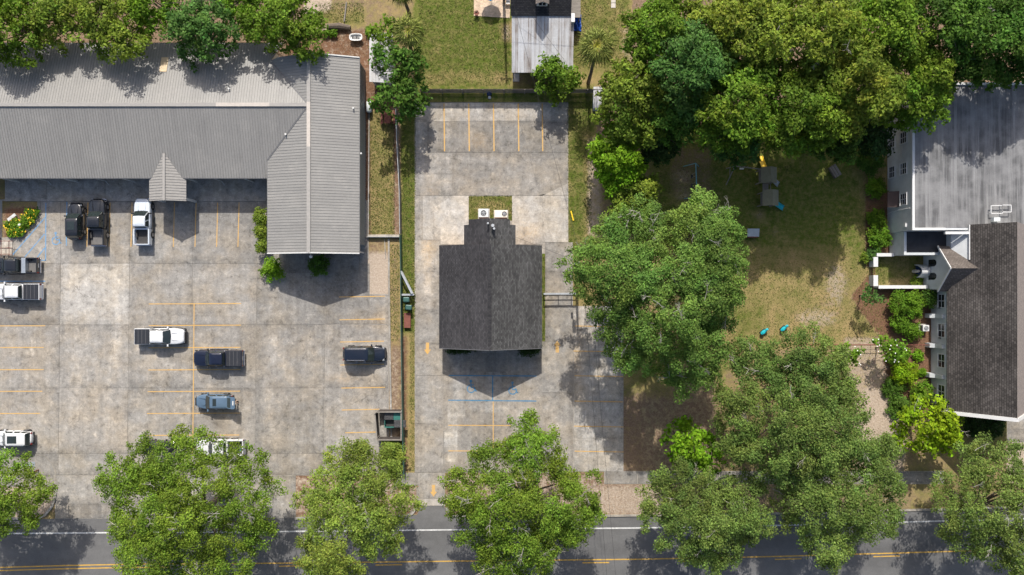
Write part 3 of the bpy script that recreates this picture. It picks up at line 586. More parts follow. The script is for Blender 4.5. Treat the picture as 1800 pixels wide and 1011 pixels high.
# ---------------- dark-shingled office in the centre
O=wthing('office_building','small office with dark grey shingle gable roof standing alone between two driveways','building',(-2.5,-1,0))
ox0,ox1,oxr,oy0,oy1,oe,orr=-8.64,3.56,-2.55,-7.2,5.0,3.0,5.7
def gable(parent,x0,x1,xr,y0,y1,ze,zr,mat,name='roof_slope',t=.09,mat2=None):
    a=plane((xr,0,zr),(xr,1,zr),(x0,0,ze)); b=plane((xr,0,zr),(xr,1,zr),(x1,0,ze))
    MB().prism([(x0,y0),(xr,y0),(xr,y1),(x0,y1)],-t,0,a).build(name,mat,parent); MB().prism([(xr,y0),(x1,y0),(x1,y1),(xr,y1)],-t,0,b).build(name,mat2 or mat,parent); return a,b
gable(O,ox0,ox1,oxr,oy0,oy1,oe,orr,M['sh_black'],mat2=M['sh_grey'])
gable(O,-5.64,.42,oxr,oy1-.3,7.35,3.75,5.42,M['sh_black'],'rear_roof',mat2=M['sh_grey']); gable(O,-5.08,-.22,oxr,7.1,7.98,3.85,5.30,M['sh_black'],'rear_roof',mat2=M['sh_grey'])
mb=MB(); 
for s_ in (-1,1):
    f=plane((oxr,0,orr),(oxr,1,orr),(ox0 if s_<0 else ox1,0,oe)); mb.prism([(oxr,oy0+.6),(oxr+s_*.22,oy0+.6),(oxr+s_*.22,4.3),(oxr,4.3)],.004,.06,f)
mb.build('ridge_vent',M['sh_charcoal'],O)
for y0_,y1_ in ((oy0,oy0+.6),(4.3,oy1)):
    mb=MB()
    for s_ in (-1,1):
        f=plane((oxr,0,orr),(oxr,1,orr),(ox0 if s_<0 else ox1,0,oe)); mb.prism([(oxr,y0_),(oxr+s_*.15,y0_),(oxr+s_*.15,y1_),(oxr,y1_)],.004,.02,f)
    mb.build('ridge_shingles',M['sh_black'],O)
gable_wall(oy0+.45,oy1-.4,ox0+.4,ox1-.4,oxr,oe+.05,orr-.15).build('wall',M['brick'],O)
MB().box(-5.2,oy1-.45,0,0,7.0,3.8).build('wall',M['brick'],O); MB().box(-4.8,6.9,0,-.5,7.6,3.7).build('wall',M['brick'],O)
mb=MB(); bar(mb,(ox0,oy0-.02,oe-.08),(oxr,oy0-.02,orr-.08),.06,.2); bar(mb,(oxr,oy0-.02,orr-.08),(ox1,oy0-.02,oe-.08),.06,.2); mb.build('fascia',M['gutter'],O)
d=MB().box(-3.0,oy0+.38,.12,-1.9,oy0+.44,2.2).build('door',M['glass'],O); MB().box(-2.1,oy0+.32,1.05,-2.0,oy0+.38,1.25).build('handle',M['chrome'],d,o=O['_w'])
for x in (-6.6,.8): 
    wn=MB().box(x-.8,oy0+.40,.9,x+.8,oy0+.445,2.1).build('window',M['glass'],O); MB().box(x-.9,oy0+.33,.8,x+.9,oy0+.44,.9).build('sill',M['trimw'],wn,o=O['_w'])
for (x,y,h,r) in ((-2.75,7.35,.55,.07),(-2.2,7.1,.45,.11),(-2.05,6.75,.4,.08)):
    zz=5.0; mb=MB().tube([(x,y,zz),(x,y,zz+.5+h)],r,8); mb.cyl(x,y,zz+.45+h,zz+.55+h,r*1.7,8); mb.build('vent_pipe',M['galv'],O)
MB().box(-3.7,-8.0,.041,-.6,-6.9,.14).build('doorstep',M['concrete_new'],O,color=tint(.4))
# ---------------- church
C=wthing('church','white stucco church with brown shingle roof, flat-roofed annex and small side gable','church',(55,3,0))
xw,ax1,ay0,ay1,az=46.15,82,6.65,23.6,5.15
MB().box(xw,ay0,0,ax1,ay1,az).build('annex_wall',M['stucco'],C)
MB().box(xw+.25,ay0+.25,az,ax1,ay1-.25,az+.03).build('annex_roof',M['membrane'],C)
for b in ((xw-.04,ay0-.04,xw+.24,ay1+.04),(xw+.24,ay1-.24,ax1,ay1+.04),(xw+.24,ay0-.04,W(1660,0,az)[0],ay0+.24),(W(1660,0,az)[0],ay0-.5,W(1702,0,az)[0],ay0-.2)):
    MB().box(b[0],b[1],az-.1,b[2],b[3],az+.22).build('parapet',M['white'],C)
mb=MB()
for k in range(9): x=xw+1.2+k*2.05; mb.box(x,ay0+.3,az+.03,x+.06,ay1-.3,az+.045)
mb.build('roof_seam',M['membrane'],C,kind='stuff')
def church_window(y,z0,z1,wd,x,muntins=(2,3),sill=True):
    wn=MB().box(x-.03,y-wd/2,z0,x+.02,y+wd/2,z1).build('window',M['glass'],C)
    mb=MB()
    for k in range(1,muntins[0]): yy=y-wd/2+wd*k/muntins[0]; mb.box(x-.06,yy-.03,z0,x-.031,yy+.03,z1)
    for k in range(1,muntins[1]): zz=z0+(z1-z0)*k/muntins[1]; mb.box(x-.062,y-wd/2,zz-.025,x-.032,y+wd/2,zz+.025)
    mb.build('muntin',M['white'],wn,o=C['_w'])
    mb=MB(); mb.box(x-.09,y-wd/2-.1,z0-.1,x,y-wd/2,z1+.1); mb.box(x-.09,y+wd/2,z0-.1,x,y+wd/2+.1,z1+.1); mb.box(x-.092,y-wd/2,z1,x,y+wd/2,z1+.1); mb.box(x-.14,y-wd/2-.12,z0-.12,x,y+wd/2+.12,z0-.001); mb.build('frame',M['white'],wn,o=C['_w'])
for y in (17.65,14.0): church_window(y,.5,1.65,1.25,xw)
for y in (17.65,14.0,10.4,21.2): church_window(y,2.95,4.15,1.25,xw)
mb=MB().add([(xw-.0,9.6,2.55),(xw,11.5,2.55),(xw-1.15,11.5,2.1),(xw-1.15,9.6,2.1),(xw,9.6,2.62),(xw,11.5,2.62),(xw-1.15,11.5,2.17),(xw-1.15,9.6,2.17)],[(0,1,2,3),(7,6,5,4),(0,3,7,4),(1,0,4,5),(2,1,5,6),(3,2,6,7)]).build('awning',plain('brown_awning',(.075,.05,.045),.7),C)
d=MB().box(xw-.05,10.0,.1,xw+.01,11.1,2.1).build('door',M['dark'],C); MB().box(xw-.12,10.15,1.0,xw-.05,10.22,1.15).build('handle',M['chrome'],d,o=C['_w'])
MB().box(xw-.5,18.9,.2,xw-.06,19.6,.9).build('window_unit',M['white'],C)
mb=MB().tube([(xw-.06,9.2,4.9),(xw-.08,9.2,1.2),(xw-.08,9.0,.1)],.05,6); mb.tube([(xw-.06,20,3.5),(xw-.06,12.2,3.1)],.02,5); mb.build('downspout',M['white'],C)
MB().box(xw-.2,7.1,3.7,xw-.01,7.5,4.2).build('wall_lamp',M['white'],C)
# connector with dark low roof
MB().box(xw+.25,3.9,0,56.5,ay0,2.95).build('connector_wall',M['stucco'],C); MB().box(xw+.55,4.2,2.951,56.5,ay0-.01,2.99).build('connector_roof',plain('dark_membrane',(.035,.036,.04),.8,var=.35,scale=1.2),C)
for b in ((xw+.2,3.85,xw+.5,ay0-.05),(xw+.5,3.85,52,4.12)): MB().box(b[0],b[1],2.85,b[2],b[3],3.25).build('parapet',M['stucco'],C)
mb=MB()
mb.tube([(50.6,4.8,3.0),(50.6,4.8,3.35),(51.5,4.7,3.35),(51.6,4.5,3.0)],.06,6); mb.build('vent_pipe',M['white'],C)
MB().box(52.2,5.4,2.99,53.6,6.4,3.5).build('roof_vent',M['dark'],C)
# sanctuary
sx,se,sr,sz,sy0,sy1=51.5,3.8,8.5,55.9,-14.6,7.25
sa=plane((sz,0,sr),(sz,1,sr),(51.1,0,se)); sb=plane((sz,0,sr),(sz,1,sr),(60.7,0,se))
xn=W(1700,0,4.9)[0]
MB().prism([(51.1,sy0),(sz,sy0),(sz,sy1),(xn,sy1),(xn,3.2),(51.1,-.6)],-.12,0,sa).build('roof_slope',M['sh_brown'],C)
MB().prism([(sz,sy0),(60.7,sy0),(60.7,sy1),(sz,sy1)],-.12,0,sb).build('roof_slope',plain('pale_shingle',(.21,.18,.165),.9,var=.2,scale=3),C)
gable_wall(sy0+.5,sy1-.35,sx,60.3,sz,se+.1,sr-.2).build('wall',M['stucco'],C)
mb=MB(); bar(mb,(51.0,sy0-.06,se-.05),(sz,sy0-.06,sr-.05),.42,.3); bar(mb,(sz,sy0-.06,sr-.05),(60.8,sy0-.06,se-.05),.42,.3); mb.build('rake_board',M['white'],C)
mb=MB(); bar(mb,(xn-.04,3.2,sa(xn,0)-.05),(xn-.04,sy1,sa(xn,0)-.05),.1,.14); mb.build('gutter',M['white'],C)
for py in (529,581,634,688): church_window(W(0,py,2)[1],1.55,2.75,1.5,sx,(2,2))
for py in (555.5,608,661):
    y=W(0,py,1.5)[1]; b=MB().box(sx-.75,y-.26,0,sx-.01,y+.26,.95).box(sx-.35,y-.24,.95,sx-.01,y+.24,2.7); b.quad((sx-.75,y-.26,.951),(sx-.75,y+.26,.951),(sx-.35,y+.24,1.35),(sx-.35,y-.24,1.35)); b.build('buttress',M['stucco'],C)
for py in (541,594,636): 
    x,y,_=W(1650,py,1.8); MB().box(sx-.14,y-.1,1.7,sx-.01,y+.1,2.0).build('wall_lamp',M['gutter'],C)
# side gable with arched windows
tr,te,ty,tn,ts,tx=6.0,3.6,2.2,4.85,-.48,50.56
ta=plane((0,ty,tr),(1,ty,tr),(0,tn,te)); tb=plane((0,ty,tr),(1,ty,tr),(0,ts,te))
xj=51.1+(tr-se)/((sr-se)/(sz-51.1)); 
MB().prism([(50.2,ty),(xj,ty),(xn+.05,tn-1.0),(xn+.05,tn),(50.2,tn)],-.1,0,ta).build('side_roof',M['sh_brown2'],C); MB().prism([(50.2,ty),(50.2,ts),(51.15,ts),(xj,ty)],-.1,0,tb).build('side_roof',M['sh_brown2'],C)
MB().add([(tx,ts+.25,0),(tx,tn-.25,0),(tx,tn-.25,te),(tx,ty,tr-.22),(tx,ts+.25,te),(sx+.3,ts+.25,0),(sx+.3,tn-.25,0),(sx+.3,tn-.25,te),(sx+.3,ty,tr-.22),(sx+.3,ts+.25,te)],[(4,3,2,1,0),(5,6,7,8,9),(0,5,9,4),(1,2,7,6),(0,1,6,5),(2,3,8,7),(3,4,9,8)]).build('gable_wall',M['stucco'],C)
mb=MB(); bar(mb,(50.15,tn,te-.05),(50.15,ty,tr-.05),.09,.2); bar(mb,(50.15,ty,tr-.05),(50.15,ts,te-.05),.09,.2); mb.build('rake_board',M['white'],C)
for y in (2.95,1.35):
    pts=[(y-.42,1.1),(y+.42,1.1),(y+.42,2.1)]+[(y+.42*math.cos(a),2.1+.55*math.sin(a)) for a in np.linspace(.3,2.84,6)]+[(y-.42,2.1)]
    mb=MB(); n=len(pts); mb.add([(tx-.03,a,b) for a,b in pts]+[(tx+.02,a,b) for a,b in pts],[tuple(range(n-1,-1,-1))]+[(i,(i+1)%n,n+(i+1)%n,n+i) for i in range(n)])
    wn=mb.build('arched_window',M['glass'],C); mb=MB()
    for k in (-.14,.14): mb.box(tx-.05,y+k-.015,1.1,tx-.032,y+k+.015,2.5)
    mb.box(tx-.05,y-.42,1.6,tx-.033,y+.42,1.64); mb.build('muntin',M['plastic'],wn,o=C['_w'])
for i,(a,b,cx,cy) in enumerate(((W(1737,377,5.2)[0],0,1.3,.9),(W(1757,374,5.2)[0],.4,1.0,.8))):
    y=W(0,376,5.2)[1]+b*.4; mb=MB(); z=az+.5
    for p,q in (((a,y,z),(a+cx,y,z)),((a+cx,y,z),(a+cx,y+cy,z)),((a+cx,y+cy,z),(a,y+cy,z)),((a,y+cy,z),(a,y,z))): bar(mb,p,q,.08,.08)
    for p in ((a,y),(a+cx,y+cy)): mb.box(p[0]-.04,p[1]-.04,az+.03,p[0]+.04,p[1]+.04,z)
    mb.build('roof_hatch_rail',M['white'],C)
MB().box(W(1741,0,az)[0],W(0,390,az)[1],az+.03,W(1752,0,az)[0],W(0,383,az)[1],az+.6).build('roof_unit',M['acgrey'],C)
# courtyard walls
def lowwall(px0,py0,px1,py1,h,wd,label):
    a,b=W(px0,py0,h),W(px1,py1,h); a,b=np.array((a[0],a[1],h/2)),np.array((b[0],b[1],h/2)); mb=MB(); bar(mb,a,b,wd,h); t=wthing('courtyard_wall',label,'wall',(float(a[0]+b[0])/2,float(a[1]+b[1])/2,0),'courtyard walls by the church')
    mb.build('wall_body',M['stucco'],t); mb=MB(); a[2]=b[2]=h+.03; bar(mb,a,b,wd+.1,.06); mb.build('coping',M['white'],t)
lowwall(1541,448,1571,448,1.1,.3,'short white courtyard wall reaching from the church annex'); lowwall(1539,452,1539,469,1.1,.45,'white courtyard wall stub above the small gate'); lowwall(1539,484,1539,503,1.1,.45,'white courtyard wall stub below the small gate'); lowwall(1544,504.5,1630,504.5,1.1,.3,'long white courtyard wall between lawn and round green shrubs')
gt=wthing('courtyard_gate','small metal gate between two white courtyard wall stubs','gate',W(1539,476)); x,y0,_=W(1538,482,1); y1=W(0,471,1)[1]
for z in (.25,.95): mb=MB(); bar(mb,(x,y0,z),(x,y1,z),.05,.04); mb.build('rail',M['rust'],gt)
for k in range(5): 
    mb=MB(); yy=y0+(y1-y0)*(k+.5)/5; mb.cyl(x,yy,.05,1.0,.02,6); mb.build('picket',M['rust'],gt)
# grotto shrine
g=wthing('garden_shrine','white shell-shaped shrine with dark blue niche and pale statue in the courtyard','shrine',W(1618,477)); gx,gy,_=W(1618,477)
rings=[]
for k in range(9):
    u=k/8; xx=gx-.75+1.6*u; rr=1.0 if u<.55 else max(.35,math.cos((u-.55)*2.4)); rings.append([(xx,gy+.72*rr*math.cos(a),.0+1.55*rr*abs(math.sin(a))) for a in np.linspace(0,math.pi,13)])
n=13; mb=MB(); vs=[p for r_ in rings for p in r_]; mb.add(vs,[(i*n+k,(i+1)*n+k,(i+1)*n+k+1,i*n+k+1) for i in range(8) for k in range(n-1)]+[tuple(8*n+k for k in range(n))])
o=mb.build('shell',M['white'],g,smooth=True); so=o.modifiers.new('s','SOLIDIFY'); so.thickness=.12
mb=MB(); mb.quad(*[(gx-.62,gy+.64*math.cos(a),.03+1.42*math.sin(a)) for a in np.linspace(0,math.pi,11)]); mb.build('niche',M['navyblue'],g)
mb=MB(); mb.tube([(gx-.85,gy,.0),(gx-.85,gy,.3)],[.22,.2],8); mb.build('plinth',M['stone'],g)
mb=MB(); mb.loft([[(gx-.84+r*math.cos(a),gy+r*1.1*math.sin(a),z) for a in np.linspace(0,2*math.pi,11)[:-1]] for r,z in ((.2,.3),(.19,.5),(.14,.8),(.17,1.0),(.13,1.1),(.06,1.13),(.08,1.2),(.075,1.28),(.03,1.34))]); mb.build('statue',M['stone'],g,smooth=True)
# ---------------- house at the top edge
Hh=wthing('house','old house with weathered white metal roof below dark shingles and a dormer','house',(3.6,30,0))
hf=plane((0,31.9,4.25),(1,31.9,4.25),(0,25.55,2.8))
o=MB().prism([(-.02,25.55),(7.25,25.55),(7.25,31.9),(-.02,31.9)],-.05,0,hf).build('metal_roof',M['rustroof'],Hh); ribs([(-.02,25.55),(7.25,25.55),(7.25,31.9),(-.02,31.9)],hf,'y',.3,.04,.035).build('seam',M['rustroof'],o,o=Hh['_w'],kind='stuff')
h2=plane((0,31.7,4.35),(1,31.7,4.35),(0,36.2,7.0)); h3=plane((0,36.2,7.0),(1,36.2,7.0),(0,41,4.3))
MB().prism([(-.15,31.7),(6.9,31.7),(6.9,36.2),(-.15,36.2)],-.1,0,h2).build('shingle_roof',M['sh_charcoal'],Hh); MB().prism([(-.15,36.2),(6.9,36.2),(6.9,41),(-.15,41)],-.1,0,h3).build('shingle_roof',M['sh_charcoal'],Hh)
MB().box(.2,26.6,0,6.8,40.6,2.75).build('wall',M['cream'],Hh); MB().box(.2,31.9,2.75,6.7,40.6,4.2).build('wall',M['cream'],Hh)
for x in (.15,2.6,7.0): MB().box(x-.06,25.65,0,x+.06,25.77,2.72).build('porch_post',M['woodgrey'],Hh)
xd=W(953.5,0,6)[0]; da=plane((xd,0,6.65),(xd,1,6.65),(xd-.75,0,6.0)); db=plane((xd,0,6.65),(xd,1,6.65),(xd+.75,0,6.0))
MB().box(xd-.62,32.6,4.4,xd+.62,34.9,6.05).build('dormer',M['trimw'],Hh); MB().add([(xd-.62,32.6,6.05),(xd+.62,32.6,6.05),(xd,32.6,6.55)],[(0,1,2)]).build('dormer_gable',M['trimw'],Hh)
for f,s_ in ((da,-1),(db,1)): MB().prism([(xd,32.4),(xd+s_*.78,32.4),(xd+s_*.78,35.3),(xd,35.3)],-.05,.02,f).build('dormer_roof',m_shingle('dormer_shingle_%d'%s_,(.16,.14,.125),(.2,.17,.15)),Hh)
dw_=MB().box(xd-.38,32.56,5.2,xd+.38,32.6,5.9).build('dormer_window',M['glass'],Hh); MB().box(xd-.03,32.53,5.2,xd+.03,32.559,5.9).build('mullion',M['white'],dw_,o=Hh['_w'])
MB().box(7.0,32.3,2.2,8.2,36,2.3).build('side_deck',M['woodgrey'],Hh); 
for x,y in ((8.1,32.4),(8.1,35.8)): MB().box(x-.06,y-.06,0,x+.06,y+.06,2.2).build('deck_post',M['woodgrey'],Hh)
MB().box(6.9,30.9,4.25,7.3,31.9,4.6).build('chimney_cap',M['white'],Hh)
MB().box(.1,25.3,0.01,.9,26.3,.1).build('porch_step',M['stone'],Hh)
# ---------------- garden shed
D=wthing('garden_shed','narrow shed with pale corrugated metal roof half hidden by trees near the fence','shed',W(668,105))
x0,y0,_=W(650,145,2.5); x1,y1,_=W(690,57,2.5); f=plane((x0,0,2.75),(x0,1,2.75),(x1,0,2.3))
o=MB().prism([(x0,y0),(x1,y0),(x1,y1),(x0,y1)],-.04,0,f).build('shed_roof',M['rustroof'],D); MB().box(x0+.2,y0+.25,0,x1-.2,y1-.2,2.25).build('wall',M['cream'],D)
d=MB().box(x0+.5,y0+.2,.05,x0+1.4,y0+.24,2.0).build('door',M['woodgrey'],D); MB().box(x0+1.2,y0+.15,1,x0+1.28,y0+.2,1.1).build('handle',M['chrome'],d,o=D['_w'])
# ================================================================ VEHICLES  (local: +x forward, ground at z=0)
def sring(xr,xf,b,zf,p=5,n=40,taper=(0,0)):
    xc,a=(xr+xf)/2,(xf-xr)/2; out=[]
    for k in range(n):
        t=2*math.pi*(k+.5)/n; c,s_=math.cos(t),math.sin(t)
        x=xc+a*math.copysign(abs(c)**(2/p),c); y=b*math.copysign(abs(s_)**(2/p),s_)
        u=(x-xc)/a; y*=1-(taper[0]*max(0,u)**3+taper[1]*max(0,-u)**3)
        z=zf(x,y) if callable(zf) else zf; out.append((x,y,z))
    return out
def wheel(parent,x,y,r,side,rim):
    w_=MB()
    wd=.24; y0,y1=y,y+side*wd
    prof=[(r*.62,0),(r*.95,.0),(r,.05),(r,wd-.05),(r*.95,wd),(r*.62,wd)]
    w_.loft([[(x+q*math.cos(a),y+side*d,r+q*math.sin(a)) for a in np.linspace(0,2*math.pi,21)[:-1]] for q,d in prof],False,False)
    t=w_.build('wheel',M['rubber'],parent,smooth=False)
    w_=MB(); w_.tube([(x,y+side*.05,r),(x,y+side*(wd-.05),r)],r*.62,20)
    ri=w_.build('hub',M['plastic'],t)
    w_=MB()
    for k in range(6):
        a=k*math.pi/3; bar(w_,(x,y+side*(wd-.03),r),(x+r*.6*math.cos(a),y+side*(wd-.03),r+r*.6*math.sin(a)),.05,.09)
    w_.tube([(x+r*.6*math.cos(a),y+side*(wd-.03),r+r*.6*math.sin(a)) for a in np.linspace(0,2*math.pi,17)],.025,5,False)
    w_.build('rim',M[rim],t)
def car(kind,label,px,py,heading,mat,L=4.7,Wd=1.9,H=1.72,bed=None,roofmat=None,sunroof=None,rails=False,lower=None,group=None,hatch=False,name=None,toolbox=False,bedload=False,rim='rim',ribs_=True):
    m=M[mat]; x,y,_=W(px,py); root=thing(name or {'pickup':'pickup_truck','suv':'suv_car'}[kind],label,{'pickup':'pickup truck','suv':'car'}[kind],(x,y,.045),R(heading),group)
    h=Wd/2; F=L/2; pick=kind=='pickup'
    rw=.40 if pick else .36
    if pick: cr,cowl,belt,xbed=-F+2.02,F-1.55,1.12,-F+1.86      # cab rear, cowl
    else: cr,cowl,belt,xbed=-F+.12,F-1.35,1.0,-F
    zb=lambda x,y:(belt+.02-(.12 if pick else .22)*max(0,(x-cowl)/(F-cowl))**1.6)*1.0-.05*abs(y/h)**3
    tp=(.10,.0) if pick else (.22,.12)
    xr=xbed if pick else -F
    rb=MB(); pp=6 if pick else 4.6
    rb.loft([sring(xr+.04,F-.10,h*.93,.30,pp,taper=tp),sring(xr+.01,F-.02,h*.985,.45,pp,taper=tp),sring(xr,F,h,.70,pp,taper=tp),sring(xr+.01,F-.02,h*.985,lambda x,y:zb(x,y)-.10,pp,taper=tp),sring(xr+.03,F-.08,h*.945,lambda x,y:zb(x,y)-.02,pp,taper=tp),sring(xr+.10,F-.22,h*.86,lambda x,y:zb(x,y)+.015,pp,taper=tp)])
    rb.build('body',m,root,smooth=False).data.shade_smooth()
    if lower: MB().loft([sring(-F+.05,F-.1,h*1.004,.42,6,taper=tp),sring(-F+.05,F-.08,h*1.012,.62,6,taper=tp)],False,False).build('lower_trim',M[lower],root)
    # bonnet creases
    for s_ in (-1,1):
        mb=MB(); bar(mb,(cowl+.1,s_*h*.42,zb(cowl+.1,0)+.02),(F-.35,s_*h*.50,zb(F-.35,0)+.012),.06,.03); mb.build('bonnet_crease',m,root)
    # cabin
    if pick: q=(cr,cowl-.02,cr+.14,cowl-.78)
    else: q=(cr+.02,cowl,cr+.30,cowl-.72)
    b0,b1=(h*.90,h*.70) if pick else (h*.93,h*.77)
    z0,z1=belt-.03,H-.05
    g=MB().loft([sring(q[0],q[1],b0,z0,9),sring((q[0]*.12+q[2]*.88),(q[1]*.12+q[3]*.88),b0*.12+b1*.88+.01,z1-.06,9),sring(q[2]+.05,q[3]-.08,b1*.97,z1,9),sring(q[2]+.35,q[3]-.35,b1*.7,H,7)])
    g.build('cabin',M[roofmat or mat],root).data.shade_smooth()
    lerp=lambda a,b,t:a+(b-a)*t
    def xq(t): return lerp(q[1],q[3],t),lerp(q[0],q[2],t),lerp(b0,b1,t),lerp(z0,z1-.0,t)
    (f0,r0,w0,za),(f1,r1,w1,zc)=xq(.06),xq(.90); e=.025
    ws=MB().quad((f0+e,-w0*.93,za+e),(f0+e+.07,0,za+e),(f0+e,w0*.93,za+e),(f1+e,w1*.92,zc+e),(f1+e+.04,0,zc+e),(f1+e,-w1*.92,zc+e)).build('windscreen',M['carglass'],root)
    mb=MB()
    for s_ in (-.35,.3): bar(mb,(f0+e+.08,s_*w0,za+.05),(lerp(f0,f1,.25)+.07,s_*w0+.5*h,lerp(za,zc,.25)+.05),.03,.02)
    mb.build('wiper',M['plastic'],ws)
    if not hatch:
        MB().quad((r0-e,w0*.9,za+e+(.15 if pick else .05)),(r0-e,-w0*.9,za+e+(.15 if pick else .05)),(r1-e,-w1*.9,zc+e),(r1-e,w1*.9,zc+e)).build('rear_window',M['carglass'],root)
    for s_ in (-1,1):
        seg=((.07,.30 if pick else .34),(.36 if pick else .39,.93)) if pick else ((.10,.42),(.46,.70),(.74,.92))
        for a,b in ((.0,.46),(.52,.94)) if pick else ((.02,.36),(.40,.68),(.72,.95)):
            p=[]
            for t_,(ff,rr,ww,zz) in ((0,xq(.10)),(1,xq(.86))):
                xa,xb=lerp(ff,rr,a+.03),lerp(ff,rr,b); p.append(((xa,s_*(ww+e),zz),(xb,s_*(ww+e),zz)))
            v=(p[0][0],p[0][1],p[1][1],p[1][0]); MB().quad(*(v if s_>0 else v[::-1])).build('side_window',M['carglass'],root)
        mx=f0-.25; mb=MB().box(mx-.09,min(s_*(h-.04),s_*(h+.22)),belt-.02,mx+.09,max(s_*(h-.04),s_*(h+.22)),belt+.17); mb.build('mirror',M['plastic' if mat!='p_white' else 'p_white'] if pick else m,root,bevel=.03)
        for xx in (f0-1.15,f0-2.1): MB().box(xx-.1,s_*h-.02,.86,xx+.1,s_*h+.02,.90).build('door_handle',M['chrome'] if mat!='p_black' else M['plastic'],root)
        # wheels and arches
        for xx in (F-.95,-F+(1.25 if pick else .95)):
            mb=MB(); mb.tube([(xx,s_*(h-.25),rw),(xx,s_*(h+.005),rw)],rw*1.17,20); mb.build('wheel_arch',M['plastic'],root); wheel(root,xx,s_*(h-.215),rw,s_,rim)
        MB().box(F-.40,min(s_*h*.55,s_*h*.84),.66,F-.03 if pick else F-.16,max(s_*h*.55,s_*h*.84),.80).build('headlight',M['headlamp'],root,bevel=.03)
        k0,k1=(.78,.97) if pick else (.60,.80); MB().box(-F-.015 if pick else -F+.02,min(s_*h*k0,s_*h*k1),.75,-F+.12,max(s_*h*k0,s_*h*k1),1.12 if pick else .96).build('taillight',M['red'],root,bevel=.02)
        if pick: MB().box(cr-.1,min(s_*(h-.02),s_*(h+.10)),.36,cowl-.2,max(s_*(h-.02),s_*(h+.10)),.42).build('side_step',M['plastic'],root)
        if rails:
            mb=MB().tube([(q[3]-.25,s_*b1*.9,z1-.02),(q[3]-.4,s_*b1*.88,H+.04),(q[2]+.45,s_*b1*.88,H+.04),(q[2]+.25,s_*b1*.9,z1-.02)],.03,6); mb.build('roof_rail',M['chrome'],root)
    bm='chrome' if pick and mat in ('p_black','p_pearl') else ('plastic' if pick else mat)
    bw=1 if pick else .80; MB().loft([sring(F-.34,F+.06,h*.95*bw,.36,5 if pick else 3),sring(F-.34,F+.10 if pick else F+.05,h*.97*bw,.46,5 if pick else 3),sring(F-.34,F+.06 if pick else F+.03,h*.95*bw,.58,5 if pick else 3)]).build('front_bumper',M[bm] if pick else M['plastic'],root)
    MB().box(F-.10,-h*.5,.62,F+.025,h*.5,.86).build('grille',M['plastic'],root)
    MB().box(-F-(.10 if pick else .05),-h*(.93 if pick else .80),.42,-F+.10,h*(.93 if pick else .80),.60).build('rear_bumper',M['chrome' if pick else 'plastic'],root,bevel=.04)
    if ribs_:
        mb=MB()
        for k in range(4): yy=b1*(-.6+.4*k); mb.box(q[2]+.35,yy-.03,H-.02,q[3]-.4,yy+.03,H+.012)
        mb.build('roof_rib',M[roofmat or mat],root)
    if sunroof:
        a,b=sunroof; MB().box(a,-b1*.62,H-.04,b,b1*.62,H+.012).build('sunroof',M['carglass'],root,bevel=.02)
    if pick:
        zt=1.22
        for s_ in (-1,1):
            MB().loft([[(xx,s_*yy,zz) for yy,zz in ((h-.02,.5),(h,.75),(h-.015,1.1),(h-.05,zt),(h-.16,zt),(h-.18,.74))][::s_] for xx in (-F+.03,xbed+.06)]).build('bed_side',m,root)
            if bed!='cover': MB().box(-F+.85,min(s_*(h-.19),s_*(h-.40)),.75,-F+1.65,max(s_*(h-.19),s_*(h-.40)),1.0).build('wheel_housing',M['liner'],root,bevel=.05)
        MB().box(-F-.01,-h*.97,.55,-F+.09,h*.97,zt-.02).build('tailgate',m,root,bevel=.03)
        MB().box(xbed-.03,-h+.18,.55,xbed+.10,h-.18,zt).build('bed_bulkhead',m,root)
        MB().box(-F+.09,-h+.185,.68,xbed-.031,h-.185,.745).build('bed_floor',M['linerg' if bed!='open_dark' else 'liner'],root)
        if bed=='cover':
            c=MB().box(-F+.07,-h+.09,zt+.005,xbed+.02,h-.09,zt+.05).build('tonneau_cover',M['tonneau'],root,bevel=.02)
            for k in (1,2,3):
                xx=-F+.07+(xbed+F-.05)*k/4; MB().box(xx-.015,-h+.14,zt+.051,xx+.015,h-.14,zt+.062).build('cover_seam',M['gutter'],c)
        if toolbox:
            tb=MB().box(xbed-.62,-h+.06,.78,xbed-.12,h-.06,zt+.14).build('toolbox',M['diamond'],root,bevel=.02)
        if bedload:
            MB().box(-F+.22,-.1,.75,-F+.4,.5,1.05).build('blue_container',M['bluetarp'],root,bevel=.03)
    MB().box(-F-.022,-.25,.80 if pick else .75,-F-.0105,.25,.92 if pick else .88).build('number_plate',M['white'],root)
    if hatch:
        # raised tailgate hinged at the rear roof edge
        xh,zh=q[2]+.02,z1+.02
        mb=MB().loft([[(xh,-b1*.95,zh),(xh,b1*.95,zh),(xh,b1*.95,zh+.05),(xh,-b1*.95,zh+.05)],[(xh-.62,-b1*1.02,zh+.34),(xh-.62,b1*1.02,zh+.34),(xh-.62,b1*1.02,zh+.40),(xh-.62,-b1*1.02,zh+.40)],[(xh-1.0,-b1*1.02,zh+.40),(xh-1.0,b1*1.02,zh+.40),(xh-1.0,b1*1.02,zh+.48),(xh-1.0,-b1*1.02,zh+.48)],[(xh-1.12,-b1*.85,zh+.36),(xh-1.12,b1*.85,zh+.36),(xh-1.12,b1*.85,zh+.42),(xh-1.12,-b1*.85,zh+.42)]])
        t=mb.build('tailgate',m,root); MB().quad((xh-.06,b1*.8,zh+.09),(xh-.06,-b1*.8,zh+.09),(xh-.56,-b1*.85,zh+.385),(xh-.56,b1*.85,zh+.385)).build('rear_window',M['carglass'],t)
        MB().box(xh-.98,-.26,zh+.485,xh-.86,.26,zh+.50).build('number_plate',M['white'],t)
        MB().box(-F+.03,-h*.72,.55,-F+.75,h*.72,belt+.045).build('boot_opening',M['dark'],root)
